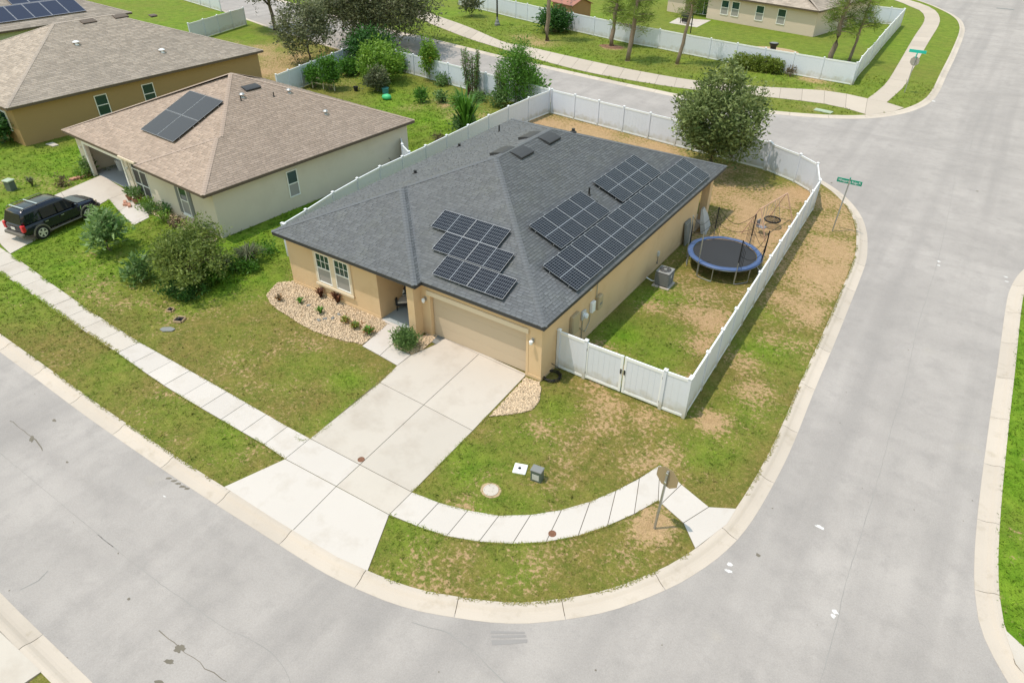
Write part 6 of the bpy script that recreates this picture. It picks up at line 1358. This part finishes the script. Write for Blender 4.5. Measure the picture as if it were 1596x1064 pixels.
for px, lab, r_ in (((-17.506,-5.332),'smaller open valve box ringed with stone on the left lawn',.12),((-16.421,-5.596),'larger open valve box ringed with stone on the left lawn',.19)):
    t_ = thing('valve_box', lab, 'valve box', (px[0],px[1],0), .5)
    for k in range(4): MB().box(-r_,r_,-r_-.06,-r_,-.02,.10,.02).xf(Matrix.Rotation(k*math.pi/2,4,'Z')).build('edge_stone', M_['rock_base'], t_)
    MB().box(-r_+.005,r_-.005,-r_+.005,r_-.005,-.02,.035).build('box_well', M_['net_black'], t_); MB().lathe([(.06,.03),(.07,.14),(.02,.18)], 8).build('valve', M_['black_metal'], t_)
u = (-16.179,-6.397); tag(MB().prism([(-.33,-.1),(-.1,-.2),(.3,-.08),(.34,.12),(.05,.2),(-.3,.08)],0,.05).build('stepping_stone', M_['util_grey'], None, (u[0],u[1],0), rot=(0,0,.35)), 'flat dark grey stone lying on the left lawn', 'stone')
u = (-44.833,3.373); tag(MB().prism([(-.5,-.25),(.45,-.2),(.5,.2),(-.4,.25)],0,.06).build('splash_block', M_['concrete'], None, (u[0],u[1],0)), 'pale splash block in the shade of the brown house', 'block')
for k, px in enumerate(((-37.03,0.598),(-37.017,0.807),(-36.972,1),(-36.937,1.199),(-36.924,1.412),(-36.911,1.626))):
    tag(MB().box(-.17,.17,-.09,.09,0,.14,.015).build('brick', M_['brick_red'], None, (px[0],px[1],0), rot=(0,0,R(22))), f'{ORD[k]} red brick counted from the left in the row left of the open garage', 'brick', 'red bricks left of the open garage')
for k, px in enumerate(((-30.728,0.481),(-30.348,0.396),(-30.016,0.339),(-30.325,0.297))):
    tag(MB().box(-.17,.17,-.09,.09,.02,.16,.015).build('brick', M_['brick_red'], None, (px[0],px[1],0), rot=(0,0,R(-30+60*(k%2)))), ('red brick at the driveway end beside the potted plants','second red brick along the potted plants by the screen door','red brick nearest the screen door by the potted plants','red brick lying across behind the first one at the potted plants')[k], 'brick', 'red bricks by the screen door')
struct(flat('white_stone_bed', [(-28.138,0.571),(-28.27,1.262),(-21.956,0.617),(-21.729,0.108),(-23.433,0.082)], .007, M_['rock_base'])); pebbles('stones', [(-28.138,0.571),(-28.27,1.262),(-21.956,0.617),(-21.729,0.108),(-23.433,0.082)], 1500, 'pale stones in the bed along the grey house front', .05, .10)

# things in the open garage
def gpos(x, y): return w2((x, y, .03))
p = gpos(-12.9,3.6); t_ = thing('chest_freezer', 'white chest freezer at the back of the open garage', 'freezer', p, R(-3.6)); MB().box(-.9,.9,-.4,.4,0,.85,.04).build('cabinet', M_['freezer'], t_); MB().box(-.92,.92,-.42,.42,.86,.95,.03).build('lid', M_['white_plastic'], t_)
p = gpos(-14.3,1.7); m = MB(); m.lathe([(.24,0),(.30,.7),(.33,.7),(.33,.76),(.05,.82)], 14); tag(m.build('trash_can', M_['meter_grey'], None, p), 'pale round bin inside the open garage', 'bin')
for q, s_, lab in (((-14.9,3.0),.40,'large brown box stacked in the garage corner'),((-14.9,4.3),.35,'smaller brown box beside the large one in the garage')):
    p = gpos(*q); t_ = thing('storage_box', lab, 'box', p, .2); MB().box(-s_,s_,-s_*.8,s_*.8,0,s_*2.6,.02).build('carton', M_['box_brown'], t_); MB().box(-s_*.9,s_*.9,-.03,.03,s_*2.6,s_*2.62).build('tape', M_['cushion'], t_)
p = gpos(-10.4,3.6); t_ = thing('work_shelf', 'dark metal shelf at the right of the open garage', 'shelf', p, R(-3.6))
for z in (.4,.95,1.5): MB().box(-.6,.6,-.3,.3,z-.02,z+.02).build('shelf_board', M_['black_metal'], t_)
for x in (-.57,.57):
    for y in (-.27,.27): MB().box(x-.02,x+.02,y-.02,y+.02,0,1.7).build('upright', M_['black_metal'], t_)

# across the rear street
sh = (-34.164,66.578); t_ = thing('garden_shed', 'brown shed with a rusty red roof behind the far fence', 'shed', (-36.3,65.6,0), R(-20))
MB().box(-2.0,2.0,-1.5,1.5,0,2.2).build('wall', M_['shed_wall'], t_); m = MB(); m.rings([[(-2.2,-1.7,2.15),(2.2,-1.7,2.15),(2.2,0,2.9),(-2.2,0,2.9)],[(-2.2,-1.7,2.22),(2.2,-1.7,2.22),(2.2,0,2.97),(-2.2,0,2.97)]]); m.rings([[(-2.2,0,2.9),(2.2,0,2.9),(2.2,1.7,2.15),(-2.2,1.7,2.15)],[(-2.2,0,2.97),(2.2,0,2.97),(2.2,1.7,2.22),(-2.2,1.7,2.22)]]); m.build('roof', M_['shed_roof'], t_)
m = MB(); m.add([(2.0,-1.5,2.2),(2.0,1.5,2.2),(2.0,0,2.9)],[(0,1,2)]); m.add([(-2.0,-1.5,2.2),(-2.0,1.5,2.2),(-2.0,0,2.9)],[(2,1,0)]); m.build('gable', M_['shed_wall'], t_); MB().box(-.6,.6,-1.53,-1.5,.05,1.95).build('door', M_['box_brown'], t_)
gp = (-23.559,72.7); t_ = thing('barbecue_grill', 'black grill on the far patio', 'grill', (gp[0],gp[1],.01), R(-13))
for x in (-.5,.5):
    for y in (-.25,.25): MB().box(x-.03,x+.03,y-.03,y+.03,0,.8).build('leg', M_['black_metal'], t_)
MB().box(-.5,.5,-.28,.28,.75,.95,.03).build('fire_box', M_['black_metal'], t_); m = MB(); m.rings([[(-.5,-.28,.96),(-.5,.28,.96),(-.5,.2,1.25),(-.5,-.1,1.3)],[(.5,-.28,.96),(.5,.28,.96),(.5,.2,1.25),(.5,-.1,1.3)]]); m.build('hood', M_['black_metal'], t_); MB().box(.55,.95,-.25,.25,.86,.9).build('side_shelf', M_['galv'], t_)
MB().box(-.4,.4,-.22,.22,.2,.6).build('cupboard', M_['black_metal'], t_)
struct(flat('sand_ring', [((-9.569,64.736)[0]+2.6*math.cos(a), (-9.569,64.736)[1]+1.6*math.sin(a)) for a in np.linspace(0,6,18)], .004, M_['rock_base']), 'pale sand circle behind the far fence')
gp = (-9.712,64.264); t_ = thing('fire_bowl', 'small black fire bowl on the sand circle', 'fire bowl', (gp[0],gp[1],0)); MB().lathe([(.3,0),(.34,.5),(.5,.75),(.52,.85),(.4,.85),(.05,.6)], 12).build('bowl', M_['black_metal'], t_); MB().lathe([(.42,.86),(.42,.88),(.02,.9)], 12).build('grate', M_['util_grey'], t_)
gp = (-20.749,67.696); tag(MB().tube([(0,0,-.1),(0,0,2.1)], .07, 8).build('yard_post', M_['black_metal'], None, (gp[0],gp[1],0)), 'dark short post behind the far fence below the patio', 'post')
struct(flat('mulch_ring', [((-25.348,55.766)[0]+1.5*math.cos(a), (-25.348,55.766)[1]+.9*math.sin(a)) for a in np.linspace(0,6,18)], .006, M_['mulch']), 'brown mulch ring around a pine')
mm = (9.828,109.89); tag(MB().box(-1.1,1.1,-.35,.35,-.10,-.085).build('drain_cover', M_['util_grey'], None, (mm[0],mm[1],0)), 'dark iron drain cover far up the side street', 'cover')

# ================================================================== ROAD SURFACE: seams, stains and marks lie on the asphalt as thin sheets
ROADO = [o for o in COL.objects if o.name == 'road'][0]
def strip(name, pts, w_, m_, z=-.096, wob=.02):
    P = catmull(pts, .25); P = P+rng.normal(0, wob, P.shape); T = np.gradient(P, axis=0); T /= np.linalg.norm(T,axis=1)[:,None]; N = np.c_[-T[:,1], T[:,0]]
    ww = (w_*(.5+rng.random(len(P))))[:,None]/2; V = np.vstack([np.c_[P+N*ww, np.full(len(P),z)], np.c_[P-N*ww, np.full(len(P),z)]]); n = len(P)
    F = np.array([(i,i+n,i+n+1,i+1) for i in range(n-1)]); return npmesh(name, M_[m_], V, F, ROADO)
def blob(name, p, r, m_, ry=None, rz=0, z=-.0955, n=18, rough=.35):
    a = np.linspace(0, 2*np.pi, n, endpoint=False); k = 1+rng.normal(0, rough, n)*.5; x = r*k*np.cos(a); y = (ry or r)*k*np.sin(a); c_, s_ = math.cos(rz), math.sin(rz)
    m = MB(); m.add([(p[0]+u_*c_-v_*s_, p[1]+u_*s_+v_*c_, z) for u_, v_ in zip(x, y)], [tuple(range(n))]); return m.build(name, M_[m_], ROADO)
strip('seam', [(-70,-14.4),(-12.939,-14.606),(-7.492,-14.646),(-4.143,-14.589),(-2.023,-14.488),(1.295,-14.51),(6,-18.5)], .013, 'crack', wob=.008)
strip('seam', [(11.525,36.52),(11.844,31.887),(12.286,22.527),(12.388,17.011),(12.458,13.228),(12.701,8.471),(12.714,5.632),(12.832,1.539),(12.852,-2.75),(12.944,-4.309),(12.987,-6.589)], .014, 'crack', wob=.008)
strip('seam', [(3.728,41.334),(7.908,41.337),(12.014,41.645),(15.385,41.288)], .035, 'crack'); strip('seam', [(11.818,44.417),(11.914,41.576)], .03, 'crack')
strip('crack', [(-15.796,-13.486),(-14.785,-13.502),(-13.864,-13.513),(-13.04,-13.652)], .03, 'dark_soil', wob=.02); strip('crack', [(-3.08,-15.545),(-2.612,-15.514),(-2.072,-15.52),(-1.244,-15.499),(-0.187,-15.43)], .022, 'dark_soil', wob=.02)
strip('crack', [(-7.69,-16.255),(-7.529,-16.645),(-7.683,-17.073)], .03, 'crack'); strip('crack', [(2.712,-11.3),(3.878,-10.994),(4.694,-11.024),(6.058,-11.283)], .02, 'crack')
for p, r_, ry, rz in (((-14.053,-13.559),.20,.07,-.5),((-2.07,-15.541),.15,.12,0),((-8.027,-11.862),.11,.05,.6),((-7.769,-11.835),.11,.05,.6),((-7.532,-11.82),.11,.05,.6),((-7.27,-11.823),.11,.05,.6),((-7.082,-11.803),.09,.05,.6),((-14.406,-12.537),.10,.06,0),((-1.987,-15.936),.13,.06,.4),((-1.683,-16.465),.15,.08,.5),((-4.699,-15.443),.05,.04,0),((-11.768,-13.46),.06,.04,0)):
    blob('oil_stain', p, r_, 'dark_soil', ry, rz)
for p, r_, ry in (((9.674,-4.204),.12,.10),((9.722,-4.456),.15,.08),((12.817,-4.069),.13,.10),((12.801,-4.232),.09,.08),((12.386,21.339),.13,.12),((12.431,20.849),.10,.10),((15.547,21.484),.13,.07),((15.609,20.961),.13,.07),((7.801,54.15),.30,.22),((11.645,-1.099),.20,.10),((-7.409,-12.451),.10,.03)):
    blob('paint_mark', p, r_*.72, 'paint_mark', ry*.72)
for q in ([(4.794,-10.241),(5.613,-9.721),(5.653,-9.766),(4.832,-10.311)], [(4.895,-10.351),(5.676,-9.786),(5.749,-9.831),(5.145,-10.265),(4.929,-10.399)], [(4.967,-10.468),(5.796,-9.87),(5.854,-9.96),(5.078,-10.579)]):
    flat('patch', q, -.0950, M_['patch'], ROADO)
sp_v = []; sp_f = []
for k in range(260):       # grit, leaf bits and tar specks
    x, y = rng.uniform(-32,16), rng.uniform(-18,40)
    if inpoly(np.array([x]), np.array([y]), PA)[0] or inpoly(np.array([x]), np.array([y]), PB)[0]: continue
    r_ = rng.uniform(.012,.035)*(1+2*(rng.random() > .93)); o_ = len(sp_v); a0 = rng.uniform(0,6)
    sp_v += [(x+r_*math.cos(a0+q)*rng.uniform(.5,1.3), y+r_*math.sin(a0+q)*rng.uniform(.5,1.3), -.0945) for q in (0,1.25,2.5,3.8,5.0)]; sp_f.append(tuple(range(o_,o_+5)))
m = MB(); m.v = sp_v; m.f = sp_f; o = m.build('road_grit', M_['dark_soil'], ROADO); o['kind'] = 'stuff'
print('objects', len(COL.objects))
